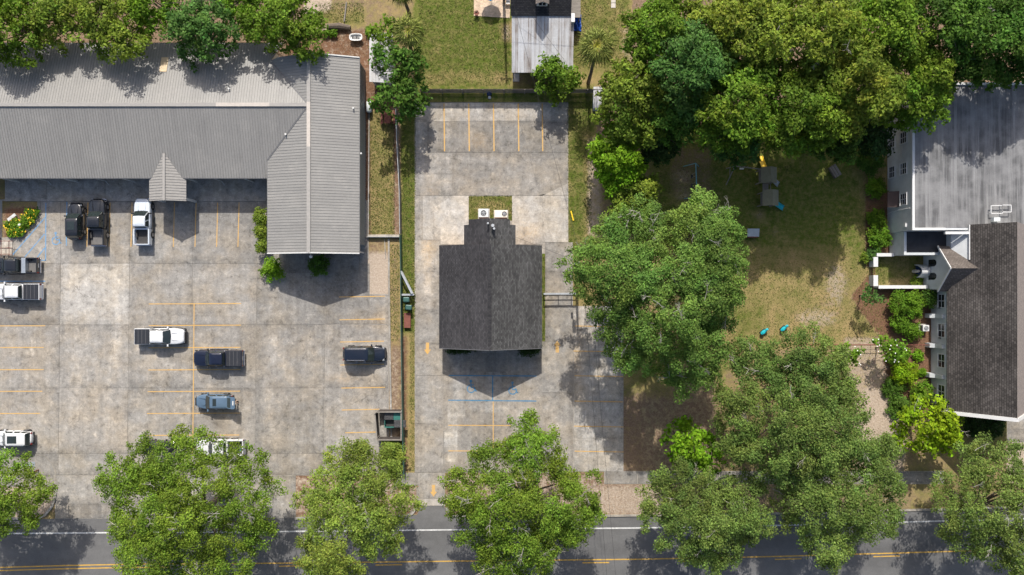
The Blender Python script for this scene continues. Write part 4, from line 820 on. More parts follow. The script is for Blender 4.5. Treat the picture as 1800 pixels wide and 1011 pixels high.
        for s_ in (-1,1):
            mb=MB().tube([(xh-.5,s_*b1*.95,zh+.28),(-F+.35,s_*h*.8,belt)],.02,6); mb.build('gas_strut',M['plastic'],root)
    return root
pg='pickups parked in the left car park'; cg='cars parked in the left car park'
PZ=.62   # mean height used to centre a vehicle seen off axis
def cpos(px,py): 
    x,y,_=W(px,py,PZ); return 900+x*S,505.5-y*S
def put(kind,label,x0,y0,x1,y1,hd,mat,**k):
    """x0..y1 = the vehicle's outline in the photo"""
    px,py=cpos((x0+x1)/2,(y0+y1)/2); return car(kind,label,px,py,hd,mat,group=pg if kind=='pickup' else cg,**k)
put('suv','black SUV parked nose-in under the porch, left of two vehicles side by side',117,357,151,421,90,'p_black',L=4.45,Wd=1.86,H=1.68,sunroof=(-1.15,-.12),ribs_=False,rim='rim')
put('pickup','black crew-cab pickup with open grey bed beside the black SUV',154,350,193,432,90,'p_black',L=5.65,Wd=1.98,H=1.88,bed='open',rim='rim')
put('pickup','white pickup with tan lower sides and open dark bed beside the portico',235,349,271,431,90,'p_pearl',L=5.65,Wd=1.98,H=1.86,bed='open_dark',lower='p_silver')
put('pickup','black pickup with silver toolbox across its bed at the left edge',-14,453,71,481,180,'p_black',L=5.8,Wd=1.96,H=1.85,bed='open',toolbox=True)
put('pickup','white pickup with black bed cover at the left edge below the black one',-13,497,76,529,180,'p_white',L=6.0,Wd=2.0,H=1.9,bed='cover')
put('pickup','white pickup with black bed cover parked nose right in the middle bays',239,576,328,606,0,'p_white',L=5.95,Wd=1.98,H=1.85,bed='cover')
put('pickup','dark navy pickup with black bed cover parked nose left in the middle bays',341,614,430,645,180,'p_navy',L=5.95,Wd=2.0,H=1.9,bed='cover')
put('suv','steel blue hatchback car with its rear hatch raised and a sunroof',343,691,413,720,180,'p_blue',L=4.55,Wd=1.86,H=1.55,sunroof=(-.55,-.10),hatch=True,ribs_=False)
put('suv','large dark navy SUV with bright roof rails beside the grass strip',603,607,679,637,0,'p_darknavy',L=5.2,Wd=1.98,H=1.85,rails=True)
put('suv','white SUV with black glass roof at the lower left edge',-12,755,62,785,180,'p_white',L=4.75,Wd=1.9,H=1.68,sunroof=(-1.05,.10),ribs_=False)
put('pickup','white pickup with open bed and blue container half under the street tree',346,770,432,801,180,'p_white',L=5.7,Wd=1.98,H=1.86,bed='open_dark',bedload=True)
put('suv','dark car almost hidden beneath the big left street tree',252,772,322,802,0,'p_black',L=4.6,Wd=1.85,H=1.6,ribs_=False)
c=car('suv','dark car glimpsed through the trees at the top of the frame',1172,-6,235,'p_black',L=4.6,Wd=1.85,H=1.6,ribs_=False)

# ================================================================ PERSON at the open hatch
def person():
    bx,by,_=W(417.5,706); root=thing('person','person in pale shirt and tan shorts leaning into the raised hatch of the blue car','person',(bx,by,.045),0)
    def skin(name,verts,edges,rad,mat,parent,root_i=0):
        me=bpy.data.meshes.new(name); me.from_pydata(verts,edges,[]); me.update(); me.materials.append(mat)
        o=bpy.data.objects.new(name,me); COL.objects.link(o); o.parent=parent
        md=o.modifiers.new('skin','SKIN'); md.use_smooth_shade=True
        for i,r in enumerate(rad): me.skin_vertices[0].data[i].radius=(r,r) if not hasattr(r,'__len__') else r
        me.skin_vertices[0].data[root_i].use_root=True
        s_=o.modifiers.new('sub','SUBSURF'); s_.levels=1; s_.render_levels=2; return o
    V=[(0,0,.92),(-.12,0,1.12),(-.34,0,1.30),(-.44,0,1.36),(-.52,0,1.42),(-.60,0,1.46),   # pelvis spine neck head
       (.0,.10,.86),(.02,.12,.48),(.06,.13,.09),(-.08,.14,.05),(.0,-.10,.86),(.08,-.12,.48),(.14,-.13,.09),(.0,-.15,.05),
       (-.38,.20,1.30),(-.46,.24,1.05),(-.66,.18,.98),(-.76,.16,.97),(-.38,-.20,1.30),(-.46,-.24,1.05),(-.66,-.18,.98),(-.76,-.16,.97)]
    E=[(0,1),(1,2),(2,3),(3,4),(4,5),(0,6),(6,7),(7,8),(8,9),(0,10),(10,11),(11,12),(12,13),(2,14),(14,15),(15,16),(16,17),(2,18),(18,19),(19,20),(20,21)]
    r=[.13,.13,.14,.06,.085,.08,.085,.06,.04,.035,.085,.06,.04,.035,.06,.045,.032,.03,.06,.045,.032,.03]
    body=skin('body',V,E,r,M['skin'],root)
    skin('shirt',[V[0],V[1],V[2],V[14],V[15],V[18],V[19]],[(0,1),(1,2),(2,3),(3,4),(2,5),(5,6)],[.145,.15,.16,.075,.06,.075,.06],M['shirt'],root)
    skin('shorts',[(0,0,.95),V[6],(.02,.115,.55),V[10],(.06,-.115,.55)],[(0,1),(1,2),(0,3),(3,4)],[.15,.105,.085,.105,.085],M['shorts'],root)
    for a in (8,12):
        x,y,z=V[a]; MB().loft([sring(x-.20,x+.07,.05,0.0,3,12),sring(x-.19,x+.07,.048,.05,3,12),sring(x-.10,x+.06,.04,.10,3,12)]).build('shoe',M['shoe'],root)
    skin('hair',[(-.50,0,1.47),(-.58,0,1.53),(-.64,0,1.50)],[(0,1),(1,2)],[.08,.085,.06],M['hair'],root)
    for hx,hy in ((-.76,.16),(-.76,-.16)):
        for k in range(5):
            a=-.03+.015*k; L_=(.05,.085,.095,.085,.065)[k]; s_=1 if hy<0 else -1
            vv=[(hx,hy+s_*(-.03+.016*k),.965),(hx-L_*.55,hy+s_*(-.034+.018*k)+(s_*-.03 if k==0 else 0),.955),(hx-L_,hy+s_*(-.034+.018*k)+(s_*-.04 if k==0 else 0),.925)]
            skin('finger',vv,[(0,1),(1,2)],[.011,.009,.008],M['skin'],body)
person()
# ================================================================ FENCES, GATES, YARD THINGS
# wooden privacy fence along the back of the office lot
fy=W(0,164)[1]; FN=wthing('wooden_fence','long dark weathered board fence behind the office lot','fence',(W(890,0)[0],fy,0))
px=742; k=0; proto=None
while px<1046:
    xa,xb=W(px,164)[0],W(px+36,164)[0]
    MB().box(xa-.06,fy-.10,0,xa+.06,fy-.03,1.9).build('fence_post',M['woodgrey'],FN)
    mb=MB()
    for j in range(16):
        a=xa+(xb-xa)*j/16; hh=1.75+random.uniform(-.04,.04); mb.box(a+.008,fy,.03,a+(xb-xa)/16-.008,fy+.025,hh)
    mb.build('fence_panel',M['wood'],FN)
    for z in (.35,.95,1.5): MB().box(xa,fy-.045,z,xb,fy-.001,z+.09).build('fence_rail',M['woodgrey'],FN)
    px+=36
# fence between the two lots: grey boards at the top, green mesh below
def mesh_fence(pts,label,mat,h,posts,capmat='galv'):
    P=[W(*p) for p in pts]; F_=wthing('boundary_fence',label,'fence',P[0])
    total=[np.array(p[:2]) for p in P]; segs=[np.linalg.norm(b-a) for a,b in zip(total[:-1],total[1:])]; Ln=sum(segs); n=max(2,int(Ln/posts))
    def at(d):
        for a,b,l in zip(total[:-1],total[1:],segs):
            if d<=l+1e-6: return a+(b-a)*d/l
            d-=l
        return total[-1]
    for i in range(n+1):
        p=at(Ln*i/n); MB().cyl(p[0],p[1],0,h+.06,.035,8).build('fence_post',M[capmat],F_)
        if i<n:
            q=at(Ln*(i+1)/n); mb=MB(); bar(mb,(p[0],p[1],h*.5+.03),(q[0],q[1],h*.5+.03),.03,h-.06); mb.build('fence_panel',M[mat],F_)
            mb=MB(); bar(mb,(p[0],p[1],h),(q[0],q[1],h),.06,.06); mb.build('top_rail',M[capmat],F_)
    return F_
mesh_fence([(699,196),(701,260),(705,330),(706,412)],'pale grey board fence beside the grass strip next to the metal building','woodgrey',1.5,2.4)
mesh_fence([(706.5,414),(707.5,480),(708,560),(710,700),(713,838)],'green slatted chain-link fence between the two car parks','green_vinyl',1.6,2.6,'green_vinyl')
mesh_fence([(647,417),(702,417)],'short low fence joining the metal building to the boundary fence','galv',.5,1.9)
def gate_leaf(label,a,b,h,mids):
    A,B=np.array(W(*a)[:2]),np.array(W(*b)[:2]); G_=wthing('pipe_gate',label,'gate',(float(A[0]),float(A[1]),0),'pipe gates across the office driveways')
    P=lambda t,z:(A[0]+(B[0]-A[0])*t,A[1]+(B[1]-A[1])*t,z)
    for z,w_ in ((.2,.07),(h*.52,.07),(h,.22)):
        mb=MB(); bar(mb,P(0,z),P(1,z),w_,.09); mb.build('rail',M['galv'],G_)
    for t in [0,1]+mids: MB().cyl(*P(t,0)[:2],.05 if t not in (0,) else 0,h-.04,.045,8).build('upright',M['galv'],G_)
    return G_
gate_leaf('closed galvanised pipe gate across the right driveway beside the office',(955,516.5),(1016,516),1.45,[.43,.8])
gate_leaf('half-open galvanised gate leaf hinged on the green fence',(707.5,477),(727,516),1.35,[.5])
gate_leaf('thin galvanised gate bar by the green bins',(706,518),(729,518),.9,[])
# wheelie bins and board
def bin_(label,px,py,rz):
    x,y,_=W(px,py); t=thing('wheelie_bin',label,'bin',(x,y,0.01),R(rz),'green wheelie bins')
    MB().loft([sring(-.24,.24,.22,.08,6,16),sring(-.36,.34,.29,1.0,6,16)]).build('bin_body',M['bin'],t)
    MB().loft([sring(-.40,.37,.31,1.0,6,16),sring(-.39,.36,.30,1.05,6,16),sring(-.30,.28,.2,1.10,6,16)]).build('lid',M['green_vinyl'],t)
    for s_ in (-1,1): MB().tube([(-.3,s_*.24,.1),(-.3,s_*.30,.1)],.1,12).build('wheel',M['rubber'],t)
    MB().tube([(-.42,-.25,.98),(-.46,-.2,.98),(-.46,.2,.98),(-.42,.25,.98)],.02,6).build('handle',M['plastic'],t)
bin_('green wheelie bin nearest the half-open gate',716,526.5,180); bin_('green wheelie bin beside the rusty board',720,540,175)
mb=MB().box(*[v+o for v,o in zip(W(711,576)[:2],(0,0))],.35,*W(722.5,550)[:2],.42); t=wthing('plank_bench','rusty red-brown board bench beside the green bins','bench',W(717,563)); mb.build('seat',M['rust'],t)
for p in ((712,574.5),(721.5,574.5),(712,552),(721.5,552)): x,y,_=W(*p); MB().box(x-.05,y-.05,0,x+.05,y+.05,.35).build('leg',M['rust'],t)
# dumpster enclosure
E_=wthing('dumpster_enclosure','dark timber enclosure around the dumpster at the end of the parking row','enclosure',W(690,742))
(xa,ya,_),(xb,yb,_)=W(668,768),W(709,720)
for a,b in (((xa,yb),(xb,yb)),((xa,ya),(xb,ya)),((xb,ya),(xb,yb)),((xa-.05,ya+.2),(xa-.3,yb-.2))):
    mb=MB(); bar(mb,(*a,.85),(*b,.85),.06,1.6); mb.build('panel',plain('black_boards',(.05,.042,.038),.8,var=.3,scale=5),E_); mb=MB(); bar(mb,(*a,1.68),(*b,1.68),.14,.08); mb.build('cap_rail',M['woodgrey'],E_)
for a in ((xa,ya),(xb,ya),(xa,yb),(xb,yb),(xa-.3,yb-.2),(xa-.05,ya+.2)): MB().box(a[0]-.08,a[1]-.08,0,a[0]+.08,a[1]+.08,1.8).build('post',M['woodgrey'],E_)
U=wthing('dumpster','green dumpster with black lids, one lid flipped open','dumpster',W(691,742)); x0,y0,_=W(676,752,1.2); x1,y1,_=W(705,724,1.2)
mb=MB(); n_=.06
for b in ((x0,y0,x1,y0+n_),(x0,y1-n_,x1,y1),(x0,y0+n_,x0+n_,y1-n_),(x1-n_,y0+n_,x1,y1-n_)): mb.box(b[0],b[1],.12,b[2],b[3],1.25)
mb.box(x0,y0,.1,x1,y1,.119); mb.build('bin_body',M['dumpster'],U)
MB().box(x0+.1,y0+.1,.7,x1-.1,y1-.1,.75).build('rubbish',M['liner'],U)
ym=(y0+y1)/2; xm=(x0+x1)/2+.1
l=MB().box(x0-.03,ym,1.26,xm,y1+.02,1.31).build('lid',M['plastic'],U); MB().box(xm,ym,1.255,x1+.02,y1+.01,1.29).build('lid',M['dumpster'],U)
l2=MB().box(xm+.05,y0+.05,1.30,x1+.6,ym-.03,1.36).build('lid',M['plastic'],U); mb=MB()
for k in range(6): yy=y0+.12+k*.15; mb.box(xm+.1,yy,1.361,x1+.55,yy+.05,1.385)
mb.build('lid_rib',M['gutter'],l2,o=U['_w'])
mb=MB()
for k in range(6): yy=ym+.1+k*.14; mb.box(x0,yy,1.311,xm-.05,yy+.04,1.33)
mb.build('lid_rib',M['gutter'],l,o=U['_w'])
# air conditioners
def ac(label,px,py,wx,wy,h,mat,fan):
    x,y,_=W(px,py,h); t=thing('air_conditioner',label,'air conditioner',(x,y,.01)); MB().box(-wx/2-.1,-wy/2-.1,0,wx/2+.1,wy/2+.1,.08).build('pad',M['stone'],t)
    MB().box(-wx/2,-wy/2,.08,wx/2,wy/2,h).build('casing',M[mat],t,bevel=.03)
    mb=MB()
    for k in range(8): z=.16+k*(h-.3)/8; mb.box(-wx/2-.012,-wy/2+.08,z,-wx/2+.001,wy/2-.08,z+.03); mb.box(wx/2-.001,-wy/2+.08,z,wx/2+.012,wy/2-.08,z+.03); mb.box(-wx/2+.08,wy/2-.001,z,wx/2-.08,wy/2+.012,z+.03)
    mb.build('louvre',M['gutter'],t)
    fx,fr=fan; MB().cyl(fx,0,h-.0,h+.012,fr,24).build('fan_well',M['dark'],t); mb=MB()
    for k in range(5):
        a=k*2*math.pi/5; mb.quad((fx,0,h+.02),(fx+fr*.8*math.cos(a),fr*.8*math.sin(a),h+.02),(fx+fr*.8*math.cos(a+.7),fr*.8*math.sin(a+.7),h+.035))
    mb.cyl(fx,0,h+.015,h+.05,fr*.25,10); mb.build('fan',M['galv'],t); mb=MB()
    for r_ in (1,.72,.45): mb.tube([(fx+fr*r_*math.cos(a),fr*r_*math.sin(a),h+.05) for a in np.linspace(0,2*math.pi,25)],.012,4,False)
    for k in range(6): a=k*math.pi/3; mb.tube([(fx,0,h+.06),(fx+fr*math.cos(a),fr*math.sin(a),h+.05)],.012,4)
    mb.build('guard',M['galv'],t); return t
ac('square pale grey air conditioner with central fan behind the office',850,374.5,1.22,1.02,.95,'acgrey',(.0,.34)); ac('oblong beige air conditioner with off-centre fan behind the office',880.5,376,1.55,.88,.85,'acbeige',(.42,.30)); ac('white square air conditioner against the church wall',1628,577,.75,.75,.8,'white',(0,.26))
# utility poles and wires
def pole(label,px,py,h,extras):
    x,y,_=W(px,py); t=wthing('utility_pole',label,'utility pole',(x,y,0)); MB().tube([(x,y,0),(x+.05,y,h)],[.19,.13],10).build('pole_shaft',M['pole'],t)
    if extras:
        MB().tube([(x-.38,y,h-2.6),(x-.38,y,h-2.3),(x-.38,y,h-1.5),(x-.38,y,h-1.4)],[.2,.24,.24,.1],14).build('transformer',M['galv'],t)
        MB().tube([(x-.62,y+.1,h-3.4),(x-.62,y+.1,h-2.9)],[.14,.14],10).build('transformer',M['galv'],t)
        mb=MB(); bar(mb,(x-.65,y,h-2.9),(x,y,h-2.5),.06,.06); mb.build('bracket',M['galv'],t)
    mb=MB(); bar(mb,(x-.7,y,h-.5),(x+.7,y,h-.5),.1,.12); mb.build('crossarm',M['pole'],t)
    for dx in (-.6,0,.6): mb=MB(); mb.cyl(x+dx,y,h-.44,h-.24,.05,8); mb.build('insulator',M['trimw'],t)
    return (x,y,h)
p1=pole('utility pole with transformer beside the right driveway, partly under the oak',1012,467,8.8,True); p2=pole('utility pole casting a long shadow beside the house with the white metal roof',886,4,9,False)
def wire(label,a,b,sag,r=.014):
    a,b=np.array(a),np.array(b); pts=[a+(b-a)*t-np.array((0,0,sag*4*t*(1-t))) for t in np.linspace(0,1,17)]; o=tuple(float(v) for v in a)
    single(MB().tube(pts,r,4),'overhead_wire',M['wire'],label,'wire',o,'overhead wires')
wire('overhead wire from the office roof vents to the driveway pole',(-2.1,6.8,5.9),(p1[0],p1[1],7.8),.35); wire('overhead wire running from the driveway pole toward the house at the top',(p1[0],p1[1],8.3),(p2[0]+.2,p2[1],8.6),.6); wire('upper overhead wire running from the driveway pole across the road',(p1[0]+.6,p1[1],8.5),(12.6,-44,8.5),.5); wire('lower overhead wire running from the driveway pole across the road',(p1[0],p1[1],7.6),(11.6,-44,7.6),.5)
wire('upper overhead wire along the top edge of the frame',(-40,*W(0,8,9)[1:]),(p2[0]-.6,p2[1]-.6,8.6),.4,.02); wire('overhead wire crossing the top edge to the right of the pole',(p2[0]+.6,p2[1]-.6,8.6),(45,*W(0,10,9)[1:]),.5,.02); wire('lower overhead wire along the top edge above the shed',(-40,*W(0,16,7.5)[1:]),(p2[0]-.2,p2[1]-.9,7.2),.5,.016)
wire('service wire dropping from the pole to the weathered metal roof',(p2[0],p2[1],7.4),(6.5,26.5,3.2),.3)
# ---- things round the shed and yard
t=wthing('bathtub','old white bathtub filled with junk standing on bare soil','bathtub',W(627,68)); x,y,_=W(627,68)
mb=MB(); mb.loft([sring(x-.55,x+.6,.25,.1,3.2,24),sring(x-.72,x+.75,.38,.52,3.2,24),sring(x-.8,x+.82,.46,.56,3.2,24),sring(x-.78,x+.8,.44,.585,3.2,24),sring(x-.66,x+.68,.32,.56,3.2,24),sring(x-.58,x+.6,.25,.4,3.2,24)]); mb.v=[(a,b+y,c_) for a,b,c_ in mb.v]; mb.build('tub',M['white'],t)
for k in range(4): MB().box(x-.45+k*.24,y-.16,.40,x-.28+k*.24,y+.12,.52+.02*k).build('junk',M['gutter' if k%2 else 'plastic'],t)
mb=MB().tube([W(575,47,.3),W(597,46,.32),W(616,49,.25)],[.34,.40,.28],9); single(mb,'fallen_log',M['bark'],'thick fallen log lying on bare soil behind the metal building','log',W(595,47))
mb=MB().tube([W(605,38,.12),W(609,4,.12)],.09,6); single(mb,'timber_pole',M['woodgrey'],'long pale timber pole lying on the grass by the log','timber',W(607,22))
t=wthing('propane_tank','grey tank standing against the metal building by the shed','tank',W(652,190)); x,y,_=W(650.5,190); MB().tube([(x,y-.7,.6),(x,y-.6,.6),(x,y+.6,.6),(x,y+.7,.6)],[.15,.33,.33,.15],14).build('tank_body',M['acgrey'],t,smooth=True)
for dy in (-.5,.5): MB().box(x-.3,y+dy-.06,0,x+.3,y+dy+.06,.35).build('leg',M['gutter'],t)
t=wthing('garden_table','dark red picnic table in tree shade by the grey boundary fence','table',W(683,208)); x,y,_=W(683,208); MB().box(x-.4,y-.8,.7,x+.4,y+.8,.76).build('tabletop',M['rust'],t)
for dx in (-.75,.75): MB().box(x+dx-.14,y-.8,.42,x+dx+.14,y+.8,.47).build('bench_seat',M['rust'],t)
for dy in (-.55,.55):
    mb=MB(); bar(mb,(x-.75,y+dy,.02),(x-.25,y+dy,.7),.07,.07); bar(mb,(x+.75,y+dy,.02),(x+.25,y+dy,.7),.07,.07); bar(mb,(x-.8,y+dy,.40),(x+.8,y+dy,.40),.06,.06); mb.build('leg',M['rust'],t)
pt=MB().prism([W(833,-30)[:2],W(898,-30)[:2],W(896,32)[:2],W(833,28)[:2]],.004,.05).build('patio',M['patio'],None,color=(.55,.44,.34)); pt['kind']='structure'
t=wthing('parasol','blue parasol open above the tan patio at the top edge','parasol',W(863,-4)); x,y,_=W(863,-4); MB().cyl(x,y,.05,2.3,.03,8).build('pole',M['galv'],t); MB().cyl(x,y,.05,.15,.25,14).build('base',M['stone'],t)
for k in range(8):
    a,b=k*math.pi/4,(k+1)*math.pi/4; MB().add([(x,y,2.4),(x+1.2*math.cos(a),y+1.2*math.sin(a),2.0),(x+1.2*math.cos(b),y+1.2*math.sin(b),2.0),(x+1.2*math.cos(a),y+1.2*math.sin(a),1.9),(x+1.2*math.cos(b),y+1.2*math.sin(b),1.9)],[(0,1,2),(1,3,4,2)]).build('canopy_panel',M['umb'],t)
def potted(label,px,py,mat='plastic'):
    x,y,_=W(px,py); t=thing('plant_pot',label,'plant pot',(x,y,.05)); MB().tube([(0,0,0),(0,0,.3)],[.14,.2],10).build('pot',M[mat],t); mb=MB()
    for k in range(14): a=k*2.4; mb.quad((0,0,.3),(.25*math.cos(a)-.06*math.sin(a),.25*math.sin(a)+.06*math.cos(a),.55),(.42*math.cos(a),.42*math.sin(a),.5),(.25*math.cos(a)+.06*math.sin(a),.25*math.sin(a)-.06*math.cos(a),.55))
    mb.build('leaf',M['rust'],t)
potted('dark potted plant at the corner of the tan patio',838,26)
t=wthing('lawn_chair','white plastic lawn chair next to the utility pole at the top','chair',W(893,6)); x,y,_=W(893,6); MB().box(x-.25,y-.25,.42,x+.25,y+.25,.46).build('seat',M['white'],t)
mb=MB(); bar(mb,(x-.25,y+.25,.46),(x-.3,y+.35,.9),.04,.04); bar(mb,(x+.25,y+.25,.46),(x+.3,y+.35,.9),.04,.04); mb.quad((x-.25,y+.25,.5),(x+.25,y+.25,.5),(x+.28,y+.35,.88),(x-.28,y+.35,.88)); mb.build('backrest',M['white'],t)
for a,b in ((-1,-1),(1,-1),(1,1),(-1,1)): MB().box(x+a*.22-.03,y+b*.22-.03,0,x+a*.22+.03,y+b*.22+.03,.42).build('leg',M['white'],t)
rng3=random.Random(3); x,y,_=W(1014,43); mb=MB()
N_=9; grid=[[(x-.5+1.0*i/N_,y-1.0+2.0*j/N_,.35+.35*math.sin(i*1.3+j)*rng3.random()+.4*(1-abs(i-4.5)/5)) for i in range(N_+1)] for j in range(N_+1)]
mb.add([p for r_ in grid for p in r_],[(j*(N_+1)+i,j*(N_+1)+i+1,(j+1)*(N_+1)+i+1,(j+1)*(N_+1)+i) for j in range(N_) for i in range(N_)])
single(mb,'tarpaulin',M['bluetarp'],'crumpled blue tarpaulin heaped beside the white metal roof','tarpaulin',(x,y,0))
for k in range(2):
    single(MB().box(*W(1074,14-k*9)[:2],.004,*W(1082,6-k*9)[:2],.05),'stepping_stone',M['stone'],('pale square stepping stone lower of two at the top edge','pale square stepping stone cut by the top edge')[k],'stone',W(1078,10-k*9),'stepping stones',color=(.5,.48,.43))
t=wthing('lean_to','white-sided little lean-to half hidden by trees at the right end of the board fence','lean-to',W(1046,180)); x,y,_=W(1046,178); MB().box(x-.3,y-1.2,0,x+.6,y+1.2,1.6).build('wall',M['acgrey'],t); MB().prism([(x-.4,y-1.3),(x+.7,y-1.3),(x+.7,y+1.3),(x-.4,y+1.3)],1.61,1.66,lambda a,b:.1*(a-x)).build('roof',M['rustroof'],t)
t=wthing('backyard_debris','dark bundle with pale cloth lying against the back fence','bundle',W(860,164)); x,y,_=W(860,165); MB().loft([sring(x-.3,x+.3,.25,.0,3,14),sring(x-.32,x+.3,.28,.3,3,14),sring(x-.15,x+.15,.1,.5,3,14)]).add([],[]); mb=MB(); mb.loft([[(a,b+y,z) for a,b,z in r_] for r_ in (sring(x-.3,x+.3,.25,.0,3,14),sring(x-.32,x+.3,.28,.3,3,14),sring(x-.15,x+.15,.1,.5,3,14))]); mb.build('sack',M['navyblue'],t); mb=MB(); mb.loft([[(a,b+y-.45,z) for a,b,z in r_] for r_ in (sring(x-.15,x+.25,.2,.0,3,12),sring(x-.1,x+.2,.15,.2,3,12),sring(x,x+.1,.05,.3,3,12))]); mb.build('cloth',M['white'],t)
# yellow kerb marker posts
t=wthing('parking_block','yellow painted timber lying on the grass beside the right driveway','timber',W(1006,380)); mb=MB(); bar(mb,W(1003.5,371,.08),W(1008,388,.08),.14,.12); mb.build('timber',M['toyyellow'],t)
# ---- playground
t=wthing('swing_set','pale teal metal swing set standing in deep tree shade','swing set',W(1224,310)); a,b=W(1223,287,2.2),W(1225,345,2.2)
bm=MB().tube([a,b],.06,8).build('top_beam',M['tealtube'],t)
for p in (a,b):
    for dx in (-.95,.95): MB().tube([p,(p[0]+dx,p[1],0)],.05,8).build('leg',M['tealtube'],t)
for f in (.33,.62):
    yy=a[1]+(b[1]-a[1])*f
    for dy in (-.2,.2): MB().cyl(a[0]-.02,yy+dy,.5,2.18,.012,5).build('chain',M['galv'],t)
    MB().box(a[0]-.12,yy-.24,.46,a[0]+.1,yy+.24,.5).build('swing_seat',M['plastic'],t)
PH=wthing('play_tower','timber play structure of two canvas-roofed towers joined by a bridge with slides','play structure',W(1350,325))
def tower(px,py,ry):
    x,y,_=W(px,py,2.8)
    for dx in (-.75,.75):
        for dy in (-.75,.75): MB().box(x+dx-.06,y+dy-.06,0,x+dx+.06,y+dy+.06,2.5).build('tower_post',M['woodgrey'],PH)
    MB().box(x-.8,y-.8,1.2,x+.8,y+.8,1.28).build('deck',M['woodgrey'],PH)
    for s_ in (-1,1):
        f=plane((x,0,3.05),(x,1,3.05),(x+s_*.95,0,2.35)); MB().prism([(x,y-.95),(x+s_*.95,y-.95),(x+s_*.95,y+.95),(x,y+.95)],-.03,0,f).build('canvas_roof',M['canvas'],PH)
    for dy in (-.78,.78): MB().box(x-.75,y+dy-.02,1.5,x+.75,y+dy+.02,2.0).build('side_board',M['woodgrey'],PH)
    return x,y
xa,ya=tower(1354,307,0); xb,yb=tower(1357,347,0)
MB().box(xa-.35,yb+.85,1.2,xa+.35,ya-.85,1.27).build('bridge_deck',M['woodgrey'],PH)
for dx in (-.4,.4):
    mb=MB(); bar(mb,(xa+dx,yb+.8,1.8),(xa+dx,ya-.8,1.8),.06,.08); mb.build('bridge_rail',M['woodgrey'],PH)
def slide(x,y,dx,dy,L_,mat):
    rings=[]; n_=np.array((-dy,dx))
    for k in range(8):
        u=k/7; zz=1.25*(1-u)**1.2+.12; c_=np.array((x,y))+np.array((dx,dy))*L_*u
        rings.append([tuple(c_+n_*o_)+(zz+h_,) for o_,h_ in ((-.28,.18),(-.24,0),(.24,0),(.28,.18),(.32,.18),(.26,-.05),(-.26,-.05),(-.32,.18))])
    MB().loft(rings).build('slide',M[mat],PH)
slide(xa-.1,ya+.8,-.1,1.0,1.9,'toyyellow'); slide(xb+.8,yb-.4,.93,-.36,1.7,'teal'); slide(xa+.8,ya-.3,.9,-.4,1.3,'galv')
sx0,sy0_,_=W(1292,292,2.3); mb=MB(); bar(mb,(sx0,sy0_,2.3),(xa-.75,ya+.7,2.3),.1,.12); mb.build('swing_beam',M['woodgrey'],PH)
for dy in (-1.4,.6): mb=MB(); bar(mb,(sx0,sy0_,2.3),(sx0-.35,sy0_+dy-.5,0),.1,.1); mb.build('beam_leg',M['woodgrey'],PH)
mb=MB(); bar(mb,(sx0-.2,sy0_-1.25,1.0),(sx0-.2,sy0_-.05,1.0),.08,.08); mb.build('brace',M['woodgrey'],PH)
for xx in (sx0+1.4,): 
    for d_ in (-.2,.2): MB().cyl(xx+d_,sy0_,.5,2.25,.012,5).build('chain',M['galv'],PH)
    MB().box(xx-.25,sy0_-.1,.46,xx+.25,sy0_+.1,.5).build('swing_seat',M['trimw'],PH)
t=wthing('toy_house','small wooden box house with pale blue-grey roof on the shaded lawn','toy house',W(1321,411)); x,y,_=W(1320,411); MB().box(x-.65,y-.5,0,x+.6,y+.45,.8).build('wall',M['rust'],t); MB().prism([(x-.72,y-.42),(x+.72,y-.42),(x+.72,y+.55),(x-.72,y+.55)],.81,.86,lambda a,b:.15*(b-y)).build('roof',plain('pale_blue_board',(.33,.38,.42),.6),t); MB().box(x-.2,y-.53,.05,x+.2,y-.5,.6).build('door',M['dark'],t)
t=thing('picnic_bench','weathered wooden bench lying askew on the shaded lawn','bench',W(1465,302),R(-58)); 
for dy in (-.35,-.0,.35): MB().box(-.75,dy-.14,.42,.75,dy+.14,.47).build('seat_plank',M['woodgrey'],t)
for dx in (-.55,.55): MB().box(dx-.06,-.4,0,dx+.06,.4,.42).build('leg',M['wood'],t)
MB().box(-.75,-.5,.2,.75,-.43,.6).build('backrest',M['wood'],t)
def rider(label,px,py,rz):
    t=thing('ride_on_toy',label,'toy',W(px,py),R(rz),'teal ride-on toys'); mb=MB(); mb.loft([[(x_,w_*math.cos(a),h_+r_*math.sin(a)) for a in np.linspace(0,2*math.pi,13)[:-1]] for x_,w_,h_,r_ in ((-.5,.08,.42,.08),(-.4,.2,.36,.2),(-.1,.22,.34,.24),(.2,.2,.34,.22),(.34,.15,.42,.2),(.48,.16,.52,.18),(.6,.1,.5,.1))]); mb.build('toy_body',M['teal'],t,smooth=True)
    for s_ in (-1,1): MB().box(-.42,s_*.18-.05,0,.36,s_*.18+.05,.1).build('rocker',M['plastic'],t)
    MB().tube([(.25,-.25,.55),(.25,.25,.55)],.025,6).build('handle',M['green_vinyl'],t); MB().box(-.3,-.14,.52,.02,.14,.6).build('saddle',M['teal'],t,bevel=.03)
rider('teal ride-on toy nearer the tree on the dry lawn',1341,583,40); rider('teal ride-on toy farther from the tree, upper right of its twin',1376,577,42)
